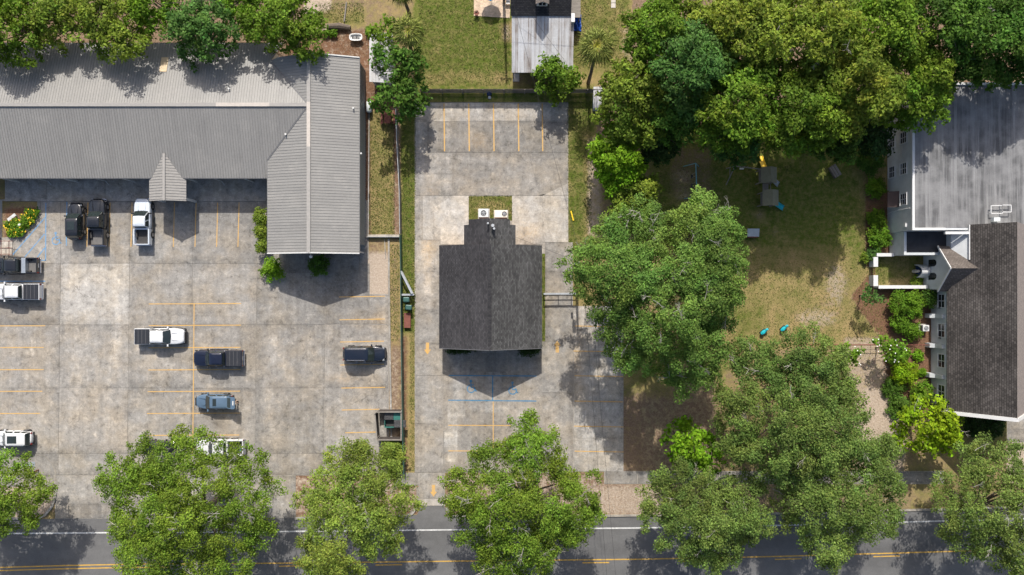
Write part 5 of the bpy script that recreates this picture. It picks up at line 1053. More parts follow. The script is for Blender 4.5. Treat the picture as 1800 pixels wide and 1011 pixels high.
# church side fence (thin) and flower-bed things
t=wthing('wire_fence','thin low wire fence crossing the dry lawn beside the church','fence',W(1430,605)); pts=[W(x_,605.5) for x_ in (1400,1432,1462,1495,1530,1560,1600,1632)]
for p in pts: MB().cyl(p[0],p[1],0,1.05,.03,6).build('fence_post',M['rust'],t)
for z in (.1,.55,1.0): MB().tube([(p[0],p[1],z) for p in pts],.018 if z<1 else .03,5).build('fence_wire',M['rust'],t)
t=wthing('garden_bench','pale stone bench in the yellow flower bed','bench',W(20,382)); A_,B_=W(14,387,.4),W(27,377,.4); mb=MB(); bar(mb,A_,B_,.36,.1); mb.build('seat',M['trimw'],t)
for f in (.15,.85): p=[A_[i]+(B_[i]-A_[i])*f for i in range(2)]; MB().box(p[0]-.12,p[1]-.12,0,p[0]+.12,p[1]+.12,.35).build('leg',M['trimw'],t)
x,y,_=W(38,396); single(MB().loft([[(x+r_*math.cos(a),y+r_*math.sin(a),z) for a in np.linspace(0,2*math.pi,13)[:-1]] for r_,z in ((.05,0),(.22,.1),(.3,.3),(.22,.5),(.05,.6))]),'globe_lamp',M['white'],'round white globe among the yellow flowers','lamp',(x,y,0),smooth=True)
ramp=wthing('access_ramp','pale concrete ramp with dark handrails beside the flower bed','ramp',W(8,440)); MB().prism([W(-40,421)[:2],W(23,421)[:2],W(23,450)[:2],W(-40,450)[:2]],.041,.12).build('ramp_slab',M['concrete_new'],ramp,color=tint(.5))
for py in (424,436,447):
    mb=MB().tube([W(-30,py,.9),W(22,py,.9)],.03,6); mb.build('handrail',M['rust'],ramp)
for px in (2,16): MB().tube([W(px,421,.9),W(px,450,.9)],.03,6).build('handrail',M['rust'],ramp)
for px,py in ((2,424),(16,424),(2,447),(16,447),(22,436)): x,y,_=W(px,py); MB().cyl(x,y,.12,.9,.03,6).build('rail_post',M['rust'],ramp)
t=wthing('mailbox_stand','dark metal mailbox on a post casting a square shadow on the island','mailbox',W(68,826)); x,y,_=W(68,826); MB().box(x-.06,y-.06,0,x+.06,y+.06,1.1).build('post',M['rust'],t); MB().box(x-.3,y-.2,1.1,x+.3,y+.2,1.5).build('mailbox_body',M['liner'],t,bevel=.05); MB().box(x-.45,y-.05,.9,x+.45,y+.05,1.0).build('crossbar',M['rust'],t)
x,y,_=W(55,815.5); single(MB().box(x-.48,y-.27,.0,x+.48,y+.27,.06),'utility_cover',plain('cover_grey',(.24,.27,.30),.6),'pale grey utility cover set flush in the sandy island','utility cover',(x,y,0),bevel=.02)
# ================================================================ VEGETATION
LEAF={}
def leafmat(key,c,trans=.3):
    if key not in LEAF: LEAF[key]=m_leaf('leaf_'+key,c,trans)
    return LEAF[key]
PAL={'oakbig':(.122,.205,.042),'oak':(.136,.212,.026),'oaklight':(.178,.245,.044),'oakdull':(.132,.194,.046),'bright':(.130,.260,.014),'lime':(.21,.32,.012),'yellow':(.150,.215,.028),
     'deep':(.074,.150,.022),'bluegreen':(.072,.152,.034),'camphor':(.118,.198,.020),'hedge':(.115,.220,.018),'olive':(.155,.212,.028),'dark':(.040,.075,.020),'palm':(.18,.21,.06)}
def leaf_mesh(name,C,Nrm,size,tintc,mat,parent,origin,aspect=.55):
    """diamond-shaped leaf faces at centres C facing Nrm"""
    n=len(C); 
    a=rng.normal(size=(n,3)); u=np.cross(Nrm,a); u/=np.linalg.norm(u,axis=1)[:,None]+1e-9; v=np.cross(Nrm,u)
    s=size[:,None]; w_=(size*aspect*rng.uniform(.8,1.2,n))[:,None]
    droop=Nrm*s*.12
    V=np.stack([C-u*s*.5-droop,C+v*w_*.5,C+u*s*.5-droop,C-v*w_*.5],1).reshape(-1,3)-np.array(origin)
    me=bpy.data.meshes.new(name); me.vertices.add(4*n); me.vertices.foreach_set('co',V.astype(np.float32).ravel())
    me.loops.add(4*n); me.loops.foreach_set('vertex_index',np.arange(4*n,dtype=np.int32)); me.polygons.add(n)
    me.polygons.foreach_set('loop_start',np.arange(0,4*n,4,dtype=np.int32)); me.polygons.foreach_set('loop_total',np.full(n,4,dtype=np.int32))
    me.update(calc_edges=True)
    at=me.color_attributes.new('tint','FLOAT_COLOR','POINT'); col=np.ones((n,4)); col[:,:3]=tintc; at.data.foreach_set('color',np.repeat(col,4,0).astype(np.float32).ravel())
    me.materials.append(mat); o=bpy.data.objects.new(name,me); COL.objects.link(o); o.parent=parent; return o
def randdir(n,zmin=-.3):
    z=rng.uniform(zmin,1,n); a=rng.uniform(0,2*math.pi,n); r=np.sqrt(np.maximum(0,1-z*z)); return np.stack([r*np.cos(a),r*np.sin(a),z],1)
NLEAF=[0]
def foliage(lobes,leaf=.30,dens=1.0,sub=(.55,1.0),tv=.16,fill=.12,spread=.95,lobetint=.12):
    """lobes: (x,y,z,r) -> leaf centres, normals, sizes, tints. Lobes carry clumps, clumps carry leaves."""
    Cs,Ns,Ss,Ts=[],[],[],[]
    for (x,y,z,r) in lobes:
        lt=np.ones(3)*(1+rng.normal(0,lobetint)); lt[0]*=1+rng.normal(0,lobetint*.45)
        if r<.9: subs=[(np.array((x,y,z)),r,np.array((0,0,1.)))]
        else:
            ns=max(5,int(5.0*(r/1.1)**2)); D=randdir(ns,-.25)
            subs=[(np.array((x,y,z))+d*np.array((r,r,r*.72))*rng.uniform(.62,1.0),rng.uniform(*sub)*(.75+.25*min(r/2,1)),d) for d in D]
        for c,rs,d in subs:
            st=lt*(1+rng.normal(0,.07)); n=int(dens*100*(rs/.8)**2*(.34/leaf)**2)+6
            D=randdir(n,-.35)*.75+d*.35+rng.normal(0,.12,(n,3)); D/=np.linalg.norm(D,axis=1)[:,None]
            rad=rs*(rng.uniform(.25,1.28,n)**.75)[:,None]*spread
            ax=np.array((d[0],d[1],0.))+rng.normal(0,.45,3)*np.array((1,1,0)); ax/=np.linalg.norm(ax)+1e-9; Q_=D*rad*np.array((.86,.86,.62)); P=c+Q_+ax*((Q_@ax)*.75)[:,None]; N=D*.55+np.array((0,0,.75))+rng.normal(0,.5,(n,3)); N/=np.linalg.norm(N,axis=1)[:,None]
            Cs.append(P); Ns.append(N); Ss.append(leaf*rng.uniform(.55,1.6,n)); Ts.append(st*(1+rng.normal(0,tv,(n,1)))*(1+rng.normal(0,.05,(n,3))))
        nf=int(fill*dens*220*r*r*(.34/leaf)**2)
        if nf and r>.9:
            D=randdir(nf,-.6); P=np.array((x,y,z))+D*r*rng.uniform(.1,.8,(nf,1))*np.array((1,1,.7)); N=D*.3+np.array((0,0,.8))+rng.normal(0,.5,(nf,3)); N/=np.linalg.norm(N,axis=1)[:,None]
            Cs.append(P); Ns.append(N); Ss.append(leaf*rng.uniform(.7,1.3,nf)); Ts.append(np.tile(lt,(nf,1)))
    C,N,S_,T=np.concatenate(Cs),np.concatenate(Ns),np.concatenate(Ss),np.clip(np.concatenate(Ts),.45,1.8)
    NLEAF[0]+=len(C); return C,N,S_,T
def fill_lobes(poly,ztop,zlow,rmax,n_try=900,sep=.62):
    """spread crown lobes inside an outline (photo pixels at mean crown height)"""
    zm=(ztop+zlow)/2; Q=[W(*p,zm)[:2] for p in poly]; A=np.array(Q); lo,hi=A.min(0),A.max(0)
    pts=rng.uniform(lo,hi,(n_try,2)); pts=pts[inpoly(pts,Q)]; d=edgedist(pts,Q); Dm=d.max(); lobes=[]
    order=np.argsort(-d*rng.uniform(.5,1,len(d)))
    for i in order:
        p=pts[i]; r=min(rmax*rng.uniform(.7,1.1),d[i]*1.0+.35)
        if r<.55: continue
        if any((p[0]-q[0])**2+(p[1]-q[1])**2<(sep*(r+q[3]))**2 for q in lobes): continue
        t=min(1,d[i]/(Dm*.8)); z=zlow+(ztop-zlow)*(t**.6)-r*.5+rng.normal(0,.11)*(ztop-zlow)
        if r<rmax*.75 and rng.random()<.10: continue
        lobes.append((p[0],p[1],max(z,r*.6),r))
    return lobes,Q
def branches(root,base,lobes,h,r0,bare=0,mat='bark'):
    bx,by=base; mb=MB(); hf=h*.42; top=(bx+rng.normal(0,.25),by+rng.normal(0,.25),hf)
    mb.tube([(bx,by,0),(bx+.05,by,hf*.3),((bx+top[0])/2,(by+top[1])/2,hf*.65),top],[r0*1.5,r0,r0*.88,r0*.75],9); mb.build('trunk',M[mat],root,o=(bx,by,0),smooth=True)
    mb=MB(); L=sorted(lobes,key=lambda q:-q[3])[:16]
    for x,y,z,r in L:
        m=np.array(top); e=np.array((x,y,z-.1*r)); mid=(m+e)/2+np.array((0,0,.12*np.linalg.norm(e-m)))*rng.uniform(-.3,1)+rng.normal(0,.3,3)
        mb.tube([m,m+(mid-m)*.5+rng.normal(0,.15,3),mid,(mid+e)/2+rng.normal(0,.2,3),e],[r0*.5,r0*.4,r0*.28,r0*.18,.03],6)
        for k in range(3):
            d=randdir(1,0)[0]; mb.tube([e,e+d*r*.45+rng.normal(0,.1,3),e+d*r*.85],[.05,.035,.012],4)
    mb.build('branches',M[mat],root,o=(bx,by,0))
    if bare:
        mb=MB()
        cand=[l for l in lobes if l[3]>.8]
        for k in range(bare):
            x,y,z,r=cand[rng.integers(len(cand))]; d=randdir(1,.35)[0]; s=np.array((x,y,z))+d*r*.15; g=np.array((rng.normal(0,.8),rng.normal(0,.8),.15)); g/=np.linalg.norm(g)
            s[2]=z+r*.62; L_=rng.uniform(.8,1.7); pts=[s,s+g*L_*.4+rng.normal(0,.12,3),s+g*L_*.8+rng.normal(0,.15,3),s+g*L_+rng.normal(0,.1,3)]; pts=[np.array((p[0],p[1],max(p[2],z+r*.62))) for p in pts]
            mb.tube(pts,[.034,.026,.017,.008],4)
            for j in (1,2):
                for q in range(3):
                    g2=g+rng.normal(0,.7,3); g2[2]=abs(g2[2])*.3; g2/=np.linalg.norm(g2); mb.tube([pts[j],pts[j]+g2*L_*.22+rng.normal(0,.05,3),pts[j]+g2*L_*.45],[.02,.015,.008],3)
        mb.build('bare_twigs',M['twig'],root,o=(bx,by,0),kind='stuff')
def grow(poly,k):
    cx=sum(p[0] for p in poly)/len(poly); cy=sum(p[1] for p in poly)/len(poly); return [(cx+(x-cx)*k,cy+(y-cy)*k) for x,y in poly]
def tree(name,label,poly,ztop,zlow,pal,rmax=2.2,leaf=.195,dens=.64,bare=0,trunk=None,group='trees',r0=.3,tv=.26,sep=.62,fill=.12,sub=(.55,1.0),cat='tree',lobetint=.12):
    lobes,Q=fill_lobes(poly,ztop,zlow,rmax,sep=sep)
    A=np.array(Q); cx,cy=(A.min(0)+A.max(0))/2 if trunk is None else W(*trunk)[:2]
    root=thing(name,label,cat,(float(cx),float(cy),0),0,group)
    branches(root,(float(cx),float(cy)),lobes,ztop,r0,bare)
    C,N,S_,T=foliage(lobes,leaf,dens,sub,tv,fill,lobetint=lobetint); leaf_mesh('crown',C,N,S_,T,leafmat(pal,PAL[pal]),root,(cx,cy,0)); return root
st='oaks along the road'
tree('oak_tree','spreading oak cut by the left edge above the road island',[(-90,800),(0,800),(22,812),(60,838),(78,845),(80,868),(50,905),(40,940),(0,948),(-90,960)],10,5.5,'oak',bare=8,group=st,trunk=(-10,875))
tree('oak_tree','broad oak over the left driveway with pale bare twigs',[(168,932),(192,905),(178,875),(172,850),(180,815),(215,805),(235,788),(255,768),(300,772),(335,760),(360,768),(385,785),(440,795),(462,812),(470,850),(487,885),(482,930),(452,945),(430,985),(440,1035),(400,1060),(300,1070),(215,1055),(190,1000),(205,962)],12,7,'oak',rmax=2.1,bare=38,group=st,r0=.4)
tree('oak_tree','pale green oak left of the exit driveway',[(497,882),(535,865),(560,848),(545,838),(572,815),(566,797),(597,774),(640,785),(668,792),(690,812),(712,830),(722,868),(726,905),(705,935),(690,965),(650,978),(625,1015),(590,1045),(540,1030),(513,990),(535,955),(518,925),(540,905)],12.5,8,'oaklight',rmax=2.0,bare=20,group=st)
tree('oak_tree','oak with many bare white twigs in front of the office',[(776,838),(800,820),(850,795),(885,780),(893,745),(925,733),(955,742),(975,765),(995,785),(985,812),(1030,822),(1064,848),(1060,885),(1052,930),(1040,960),(1010,955),(985,975),(968,1035),(905,1050),(845,1025),(835,985),(805,950),(782,905),(774,868)],12,7,'oak',rmax=2.1,bare=70,group=st,r0=.4)
tree('oak_tree','smaller street oak at the road beside the bare sandy verge',[(1148,858),(1165,825),(1220,828),(1285,842),(1340,850),(1362,900),(1366,948),(1312,962),(1290,1005),(1240,1015),(1200,985),(1150,960),(1128,910)],11.5,7,'oakdull',bare=14,group=st)
tree('oak_tree','street oak overhanging the yellow centre line in the lower right',[(1372,870),(1430,815),(1500,795),(1560,775),(1588,800),(1590,850),(1580,900),(1592,945),(1540,958),(1500,970),(1475,1012),(1440,990),(1420,955),(1370,930),(1380,895)],12,7,'oakdull',bare=14,group=st)
tree('oak_tree','oak cut by the lower right corner',[(1638,885),(1645,845),(1690,830),(1682,795),(1720,778),(1800,785),(1880,800),(1880,1040),(1780,1020),(1720,985),(1650,940)],11,6,'oakdull',rmax=1.9,bare=14,group=st,dens=.55)
tree('oak_tree','large oak over the dirt yard between the driveway strip and church',[(1290,597),(1335,600),(1360,604),(1400,592),(1440,582),(1475,612),(1500,660),(1522,730),(1570,775),(1560,810),(1480,830),(1400,850),(1305,832),(1276,790),(1262,745),(1252,692),(1295,668)],13.5,8,'oakdull',rmax=2.3,sep=.56,bare=20,group='big yard oaks',r0=.45)
tree('oak_tree','largest oak, spreading over the right edge of the office parking strip',[(983,460),(1012,432),(1060,412),(1058,388),(1120,362),(1180,378),(1250,337),(1288,358),(1297,420),(1318,455),(1300,500),(1300,530),(1306,560),(1272,575),(1282,605),(1255,648),(1266,672),(1222,690),(1182,682),(1150,648),(1122,655),(1092,640),(1075,600),(1048,562),(1038,538),(1012,500)],15.5,9,'oakbig',rmax=2.3,sep=.54,dens=.74,bare=60,group='big yard oaks',r0=.5)
tree('round_tree','bright green broad-leaved tree under the oaks beside the dirt yard',[(1165,778),(1182,735),(1222,738),(1256,766),(1268,800),(1242,836),(1202,826),(1172,802)],8.5,4,'bright',rmax=1.5,leaf=.40,group='broad-leaved garden trees',r0=.15)
tree('round_tree','lime green rounded tree at the corner of the brown church roof',[(1582,752),(1590,715),(1620,700),(1660,700),(1692,725),(1694,760),(1670,792),(1620,798),(1588,780)],6.5,2.5,'lime',rmax=1.3,leaf=.36,group='broad-leaved garden trees',r0=.15,bare=6)
tree('round_tree','dense round tree against the white metal roof by the board fence',[(940,128),(955,106),(985,98),(1010,115),(1019,140),(1003,160),(985,164),(960,170)],5,2,'camphor',rmax=1.3,leaf=.34,group='broad-leaved garden trees',r0=.14)
wd='trees of the dense wood at the top right'
for lab,poly,zt,pal in (
 ('dark-edged tree at the left end of the wood near the stepping stones',[(1108,62),(1115,20),(1160,0),(1205,10),(1200,60),(1178,108),(1132,112)],12,'camphor'),
 ('yellowish bamboo-like tree beside the tall palm',[(1055,150),(1080,120),(1120,108),(1165,150),(1172,200),(1150,240),(1100,246),(1066,216)],10,'yellow'),
 ('bright green leafy tree leaning over the narrow lawn strip',[(1048,245),(1075,220),(1108,240),(1132,280),(1125,312),(1085,330),(1060,320),(1045,275)],6.5,'bright'),
 ('yellow-green bushy tree at the foot of the bright green one',[(1070,325),(1105,305),(1142,315),(1158,335),(1142,366),(1098,374),(1068,350)],5.5,'yellow'),
 ('blue-green feathery tree inside the wood',[(1163,80),(1220,50),(1272,60),(1292,100),(1262,150),(1230,200),(1182,172),(1158,120)],14,'bluegreen'),
 ('olive green tree at the top edge of the wood',[(1225,25),(1330,-30),(1372,50),(1350,130),(1290,125),(1250,80)],15,'olive'),
 ('golden-topped camphor tree in the middle of the wood',[(1222,150),(1290,125),(1352,140),(1352,215),(1305,250),(1240,238)],14,'camphor'),
 ('tree with yellow-green tips above the play structure',[(1345,150),(1400,135),(1482,168),(1476,232),(1405,255),(1338,232)],14,'camphor'),
 ('tall pale olive tree with bare grey limbs in the wood',[(1335,40),(1420,-30),(1502,10),(1502,100),(1440,142),(1365,125)],16,'olive'),
 ('broad olive tree in the wood above the shaded bench',[(1435,100),(1530,75),(1562,150),(1530,222),(1470,226),(1428,160)],15,'olive'),
 ('yellow-green tree at the top of the wood left of the church trees',[(1500,20),(1590,-30),(1605,75),(1565,112),(1508,95)],15,'camphor'),
 ('tree overhanging the corner of the flat church roof',[(1552,135),(1598,92),(1650,108),(1674,150),(1642,198),(1582,214),(1548,182)],12,'camphor'),
 ('dark green tree behind the flat church roof',[(1590,10),(1680,-30),(1712,60),(1705,128),(1645,112),(1600,70)],14,'deep'),
 ('mossy tree with bare twigs in the top right corner',[(1690,20),(1760,-30),(1860,10),(1860,112),(1755,138),(1702,105)],14,'deep'),
 ('small blue-green tree overhanging the swing beam',[(1245,205),(1300,192),(1335,220),(1332,268),(1310,292),(1280,280),(1250,250)],9,'bluegreen'),
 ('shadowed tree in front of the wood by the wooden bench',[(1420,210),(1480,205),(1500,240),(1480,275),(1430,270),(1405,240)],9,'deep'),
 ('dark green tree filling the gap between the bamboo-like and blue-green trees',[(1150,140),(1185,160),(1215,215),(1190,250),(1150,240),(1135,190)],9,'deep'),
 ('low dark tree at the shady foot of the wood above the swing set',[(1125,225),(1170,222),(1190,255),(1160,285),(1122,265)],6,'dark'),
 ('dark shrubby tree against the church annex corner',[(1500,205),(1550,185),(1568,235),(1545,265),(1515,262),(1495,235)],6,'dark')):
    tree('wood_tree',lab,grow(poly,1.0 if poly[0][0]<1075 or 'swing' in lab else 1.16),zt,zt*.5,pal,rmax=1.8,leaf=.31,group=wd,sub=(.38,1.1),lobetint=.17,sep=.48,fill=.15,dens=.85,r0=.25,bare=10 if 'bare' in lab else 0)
tl='trees in a row behind the metal building'
for lab,poly,zt,pal in (('deep green tree in the top left corner',[(-50,-10),(30,-30),(66,20),(60,70),(30,104),(-50,95)],9.5,'camphor'),
 ('greyish light green tree second from the top left corner',[(62,20),(110,-20),(152,30),(140,62),(92,78),(58,60)],8.5,'olive'),
 ('yellow-tinged tree overhanging the long metal roof',[(138,22),(200,-20),(242,30),(256,70),(215,102),(160,76)],9,'yellow'),
 ('bright green tree at the top edge behind the metal roof',[(235,-20),(300,-40),(312,30),(270,52),(238,40)],8.5,'hedge'),
 ('blue-green tree overhanging the roof left of its end',[(298,35),(335,5),(400,10),(415,50),(395,72),(368,96),(322,90),(293,62)],9.5,'bluegreen'),
 ('light green tree at the top edge beside the bare yard',[(385,-25),(450,-40),(462,10),(430,45),(400,30)],8,'hedge'),
 ('mid green tree over the end of the long metal roof',[(425,35),(465,0),(530,-5),(560,35),(565,80),(545,96),(500,85),(450,72)],9,'camphor')):
    tree('garden_tree',lab,grow(poly,1.12),zt,zt*.5,pal,rmax=1.7,sep=.52,leaf=.30,group=tl,r0=.2,sub=(.5,.95))
tg='trees around the garden shed'
tree('shade_tree','small tree above the shed beside the short palm',[(660,45),(688,25),(702,55),(690,88),(655,78)],5.5,2.5,'camphor',rmax=1.3,leaf=.36,group=tg,r0=.12)
tree('shade_tree','green tree covering the lower half of the shed roof',[(648,108),(668,92),(700,82),(745,105),(746,140),(705,142),(665,128)],7,3,'deep',rmax=1.5,leaf=.38,group=tg,r0=.15)
tree('shade_tree','bright-tipped tree at the left end of the board fence',[(660,165),(700,138),(750,150),(754,182),(708,202),(668,192)],6.5,2.5,'deep',rmax=1.4,leaf=.4,group=tg,r0=.15)
tree('sapling','thin young tree casting a long narrow shadow beside the courtyard wall',[(1517,520),(1530,505),(1545,512),(1552,528),(1535,535),(1520,532)],4.0,2.4,'bluegreen',rmax=.7,leaf=.28,group='small ornamental trees',r0=.06,dens=.8)
def flowers(root,lobes,n,mat,size=.09):
    o=np.array(root.location); mb=MB()
    for k in range(n):
        x,y,z,r=lobes[rng.integers(len(lobes))]; d=randdir(1,.2)[0]; c=np.array((x,y,z))+d*r*np.array((1,1,.8))*1.02-o
        a0=rng.uniform(0,6); mb.add([tuple(c)]+[tuple(c+size*(1 if j%2 else .55)*np.array((math.cos(a0+j*math.pi/5),math.sin(a0+j*math.pi/5),.1))) for j in range(10)],[(0,j+1,(j+1)%10+1) for j in range(10)])
    mb.build('blossom',mat,root,kind='stuff')
def flowering(label,poly,zt,n):
    r=tree('flowering_tree',label,poly,zt,zt*.5,'hedge',rmax=.9,leaf=.32,group='small ornamental trees',r0=.07,dens=.75); lobes,_=fill_lobes(poly,zt,zt*.5,.9); flowers(r,lobes,n,M['flower_w']); return r
flowering('small tree with white blossoms standing on the sandy lawn by the wire fence',[(1473,615),(1492,606),(1512,615),(1508,640),(1490,642),(1478,632)],4.2,14); flowering('larger white-flowering tree in the mulch bed by the wire fence',[(1536,600),(1555,590),(1585,598),(1592,620),(1578,640),(1555,636),(1540,620)],4.2,26)
# ---- shrubs
def shrub(name,label,px,py,r,h,pal,group,leaf=.2,lob=7,dens=1.2,flower=None):
    x,y,_=W(px,py,h*.5); rr=r/S*(1-h/2/HC); lobes=[(x,y,h-rr*.55 if h>rr else h*.5,rr*.72)]
    for k in range(lob):
        a=k*2*math.pi/lob+rng.uniform(-.3,.3); q=rr*rng.uniform(.34,.5); lobes.append((x+(rr-q)*math.cos(a),y+(rr-q)*math.sin(a),max(q*.6,(h-q)*rng.uniform(.5,.85)),q))
    root=thing(name,label,'shrub',(x,y,0),0,group); mb=MB()
    for k in range(4): a=k*1.6; mb.tube([(0,0,0),(.3*rr*math.cos(a),.3*rr*math.sin(a),h*.4),(.5*rr*math.cos(a),.5*rr*math.sin(a),h*.7)],[.04,.03,.015],5)
    mb.build('stem',M['bark'],root)
    C,N,S_,T=foliage(lobes,leaf,dens,(.3,.5),.14,.2); leaf_mesh('foliage',C,N,S_,T,leafmat(pal,PAL[pal]),root,(x,y,0))
    if flower: flowers(root,lobes,flower[0],M[flower[1]],.10)
    return root
gw='shrubs beside the metal building'; gc='shrubs beside the church'
shrub('rounded_shrub','round green shrub beside the dumpster enclosure',692,796,24,2.6,'oaklight','lone shrubs',.24)
for k,(px,py,r) in enumerate(((459,382,16),(461,408,15),(463,432,14))): shrub('wall_shrub',('olive wall shrub by the metal wing, farthest from the bright round bush','middle olive wall shrub of three beside the metal wing','olive wall shrub of three nearest the bright round bush')[k],px,py,r,1.8,'yellow',gw,.2)
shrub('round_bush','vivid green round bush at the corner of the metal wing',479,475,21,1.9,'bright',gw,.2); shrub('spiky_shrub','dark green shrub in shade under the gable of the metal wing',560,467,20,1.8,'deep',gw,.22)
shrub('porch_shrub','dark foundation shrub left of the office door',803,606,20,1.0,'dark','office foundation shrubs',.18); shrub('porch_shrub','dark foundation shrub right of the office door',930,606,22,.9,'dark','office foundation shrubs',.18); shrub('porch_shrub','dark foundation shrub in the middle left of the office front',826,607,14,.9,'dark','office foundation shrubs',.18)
for lab,px,py,r,h,pal in (('dark rounded shrub under the church annex window',1529,283,27,2.0,'deep'),('clipped hedge shrub above the brown awning',1540,330,19,1.5,'hedge'),('clipped hedge shrub just below the brown awning',1541,384,18,1.4,'hedge'),('bright green shrub beside the courtyard, large and round',1546,418,22,1.8,'hedge'),
  ('small yellowish shrub at the courtyard corner',1521,453,10,.8,'yellow'),('grey-green shrub against the courtyard wall corner',1536,447,13,1.2,'bluegreen'),('spiky grass-like shrub inside the courtyard',1612,494,11,.8,'yellow'),
  ('big round green shrub left of pair below the courtyard wall',1582,533,23,2.2,'hedge'),('big round green shrub right of pair below the courtyard wall',1607,536,24,2.4,'hedge'),('dark climber shrub against the church wall by the round shrubs',1632,525,16,2.2,'deep'),
  ('green shrub beside the white air conditioner, nearer the lawn',1583,568,18,1.8,'hedge'),('green shrub touching the white air conditioner shadow',1604,582,17,1.6,'hedge'),('olive weedy shrub by the white flowering tree',1580,626,20,1.6,'hedge'),
  ('yellow-green shrub in the mulch bed beside the church buttress',1593,655,24,2.2,'lime'),('small lime sprouts in the mulch bed below the wire fence',1614,625,11,.7,'bright'),('low lime sprouts next to the church buttress',1620,655,9,.7,'bright'),('low green shrub between the lime tree and church wall',1622,690,22,1.8,'hedge'),
  ('low dark groundcover shrub at the edge of the sandy lawn',1570,682,22,.9,'deep'),('dark groundcover shrub near the lime green tree',1582,718,22,.9,'deep'),
  ('dark shrub left of two under the church front gable',1712,748,20,1.4,'dark'),('dark shrub right of two under the church front gable',1748,748,22,1.4,'dark')):
    shrub('church_shrub',lab,px,py,r,h,pal,gc,.2 if r<20 else .22)
for k,(px,py,r) in enumerate(((56,376,13),(45,388,14),(27,396,13),(33,406,12),(18,408,10),(52,388,9),(14,396,8))):
    shrub('flowering_plant',('clump at the top right tip of the bed','clump right of the white globe','clump just left of the white globe','clump below the white globe by the kerb','clump at the lower left corner of the bed','clump against the curved kerb','clump by the low white wall')[k].replace('clump','yellow-flowering clump'),px,py,r,.75,'hedge','yellow flowers in the bed',.2,6,1.0,(18,'flower_y'))
for k,(px,py,r) in enumerate(((541,38,9),(573,58,7),(585,58,8),(650,55,10),(736,55,8))): shrub('weed_clump',('weedy clump beside the gravel track','weedy clump under the fallen log, left','weedy clump under the fallen log, right','weedy clump at the head of the shed roof','weedy clump at the foot of the short palm')[k],px,py,r,.7,'hedge','weedy clumps in the bare yard',.2)
# ---- palms
def palm(label,px,py,h,rp,n,lean):
    x,y,_=W(px,py); root=thing('palm_tree',label,'palm tree',(x,y,0),0,'cabbage palms'); top=np.array((lean[0],lean[1],h))
    MB().tube([(0,0,0),(lean[0]*.2,lean[1]*.2,h*.35),(lean[0]*.6,lean[1]*.6,h*.7),tuple(top)],[.24,.19,.18,.2],10).build('trunk',M['bark'],root,smooth=True)
    m=leafmat('palm',PAL['palm'],.2); Rr=rp/S*(1-h/HC)
    for k in range(n):
        f=k/n; az=k*2.39996+rng.normal(0,.12); el=R(62-98*f**.85); L_=Rr*.86*(.8 if f<.15 else 1)*rng.uniform(.82,1.1)
        d=np.array((math.cos(az)*math.cos(el),math.sin(az)*math.cos(el),math.sin(el))); side=np.array((-math.sin(az),math.cos(az),0)); up=np.cross(d,side)*-1
        hub=top+d*L_*.42-np.array((0,0,.06)); vs=[];fs=[];T=[]; g=1.05-.25*f; dead=f>.9
        nb=13
        for j in range(nb):
            a=R(-95+190*j/(nb-1)); ll=L_*(.66-.26*abs(a)/R(95))*rng.uniform(.88,1.1); dd=d*math.cos(a)+side*math.sin(a)+up*(.22*abs(math.sin(a))); dd/=np.linalg.norm(dd); pr=np.cross(dd,up); pr/=np.linalg.norm(pr); lift=up*.05*(1 if j%2 else -1)
            mid=hub+dd*ll*.55; tip=hub+dd*ll-np.array((0,0,ll*rng.uniform(.2,.6))); b=len(vs)
            vs+= [tuple(hub),tuple(mid-pr*.045+lift),tuple(tip),tuple(mid+pr*.045-lift)]; fs.append((b,b+1,b+2,b+3)); c_=rng.uniform(.55,1.45)*np.array((1,1,.9))*g; c_= c_*np.array((1.15,.8,.55)) if dead else c_; T+=[(*c_,1)]*4
        b=len(vs); s2=side*.03; vs+=[tuple(top-s2),tuple(top+s2),tuple(hub+s2),tuple(hub-s2)]; fs.append((b,b+1,b+2,b+3)); T+=[(1.7,1.5,.9,1)]*4
        me=bpy.data.meshes.new('frond'); me.from_pydata(vs,[],fs); me.update(); me.materials.append(m); at=me.color_attributes.new('tint','FLOAT_COLOR','POINT'); at.data.foreach_set('color',np.array(T,np.float32).ravel())
        o=bpy.data.objects.new('frond',me); COL.objects.link(o); o.parent=root
    return root
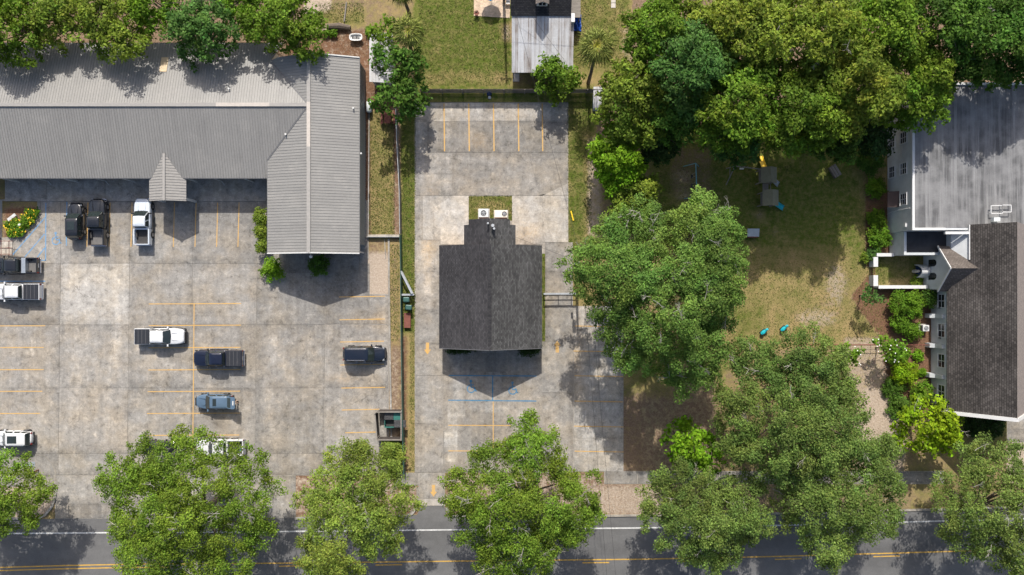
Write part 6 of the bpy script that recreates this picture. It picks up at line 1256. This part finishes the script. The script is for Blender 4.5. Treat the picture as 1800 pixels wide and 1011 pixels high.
palm('palm beside the garden shed with a yellowish crown',726,98,7.3,40,38,(.5,.35)); palm('palm right of the white metal roof with its leaning trunk in view',1034,146,8.3,47,40,(.05,1.7)); palm('dark palm crown cut by the top edge of the frame',720,26,6.5,34,34,(0,.3))
# ---- grass and litter (uncountable)
def scatter(name,label,cat,polys,mat,size,h,avoid=()):
    Cs=[]
    for poly,n in polys:
        Q=[W(*p)[:2] for p in poly]; A=np.array(Q); p=rng.uniform(A.min(0),A.max(0),(int(n*1.6),2)); p=p[inpoly(p,Q)]; Cs.append(p)
    P=np.concatenate(Cs); n=len(P); P3=np.column_stack([P,rng.uniform(.01,h,n)]); N=np.column_stack([rng.normal(0,.75,n),rng.normal(0,.75,n),np.ones(n)]); N/=np.linalg.norm(N,axis=1)[:,None]
    T=np.clip(1+rng.normal(0,.28,(n,1))+rng.normal(0,.06,(n,3)),.4,1.9); o=leaf_mesh(name,P3,N,size*rng.uniform(.5,1.4,n),T,mat,None,(0,0,0),.4); tag(o,label,cat,kind='stuff')
LG=m_leaf('leaf_lawn',(.115,.140,.035),.15); LD=m_leaf('leaf_litter',(.25,.175,.11),.1)
scatter('grass','short patchy grass on the lawns and verges','grass',[(rect(736,0,896,150),7000),(rect(647,197,694,414),3900),(rect(705,183,731,582),4000),(rect(823,343,902,388),1500),(rect(996,180,1040,432),3400),(rect(952,446,960,612),500),(rect(1160,290,1555,600),17000),(rect(1008,0,1105,120),3000),(rect(720,580,729,828),700),(rect(686,430,702,600),900),(rect(1543,452,1605,500),700),(rect(560,5,640,40),900)],LG,.15,.05)
scatter('leaf_litter','fallen brown leaves on the bare ground','leaf litter',[(rect(1100,640,1250,830),3500),(rect(1062,853,1160,903),1800),(rect(1490,600,1570,800),1800),(rect(1565,500,1636,720),2200),(rect(590,55,650,100),900),(rect(0,805,95,905),1200),(rect(705,855,736,900),500),(rect(686,600,704,826),700),(rect(708,590,717,830),500),(rect(652,145,700,205),600),(rect(1160,255,1260,340),1200)],LD,.10,.03)
for o in bpy.data.objects:
    if '_w' in o: del o['_w']
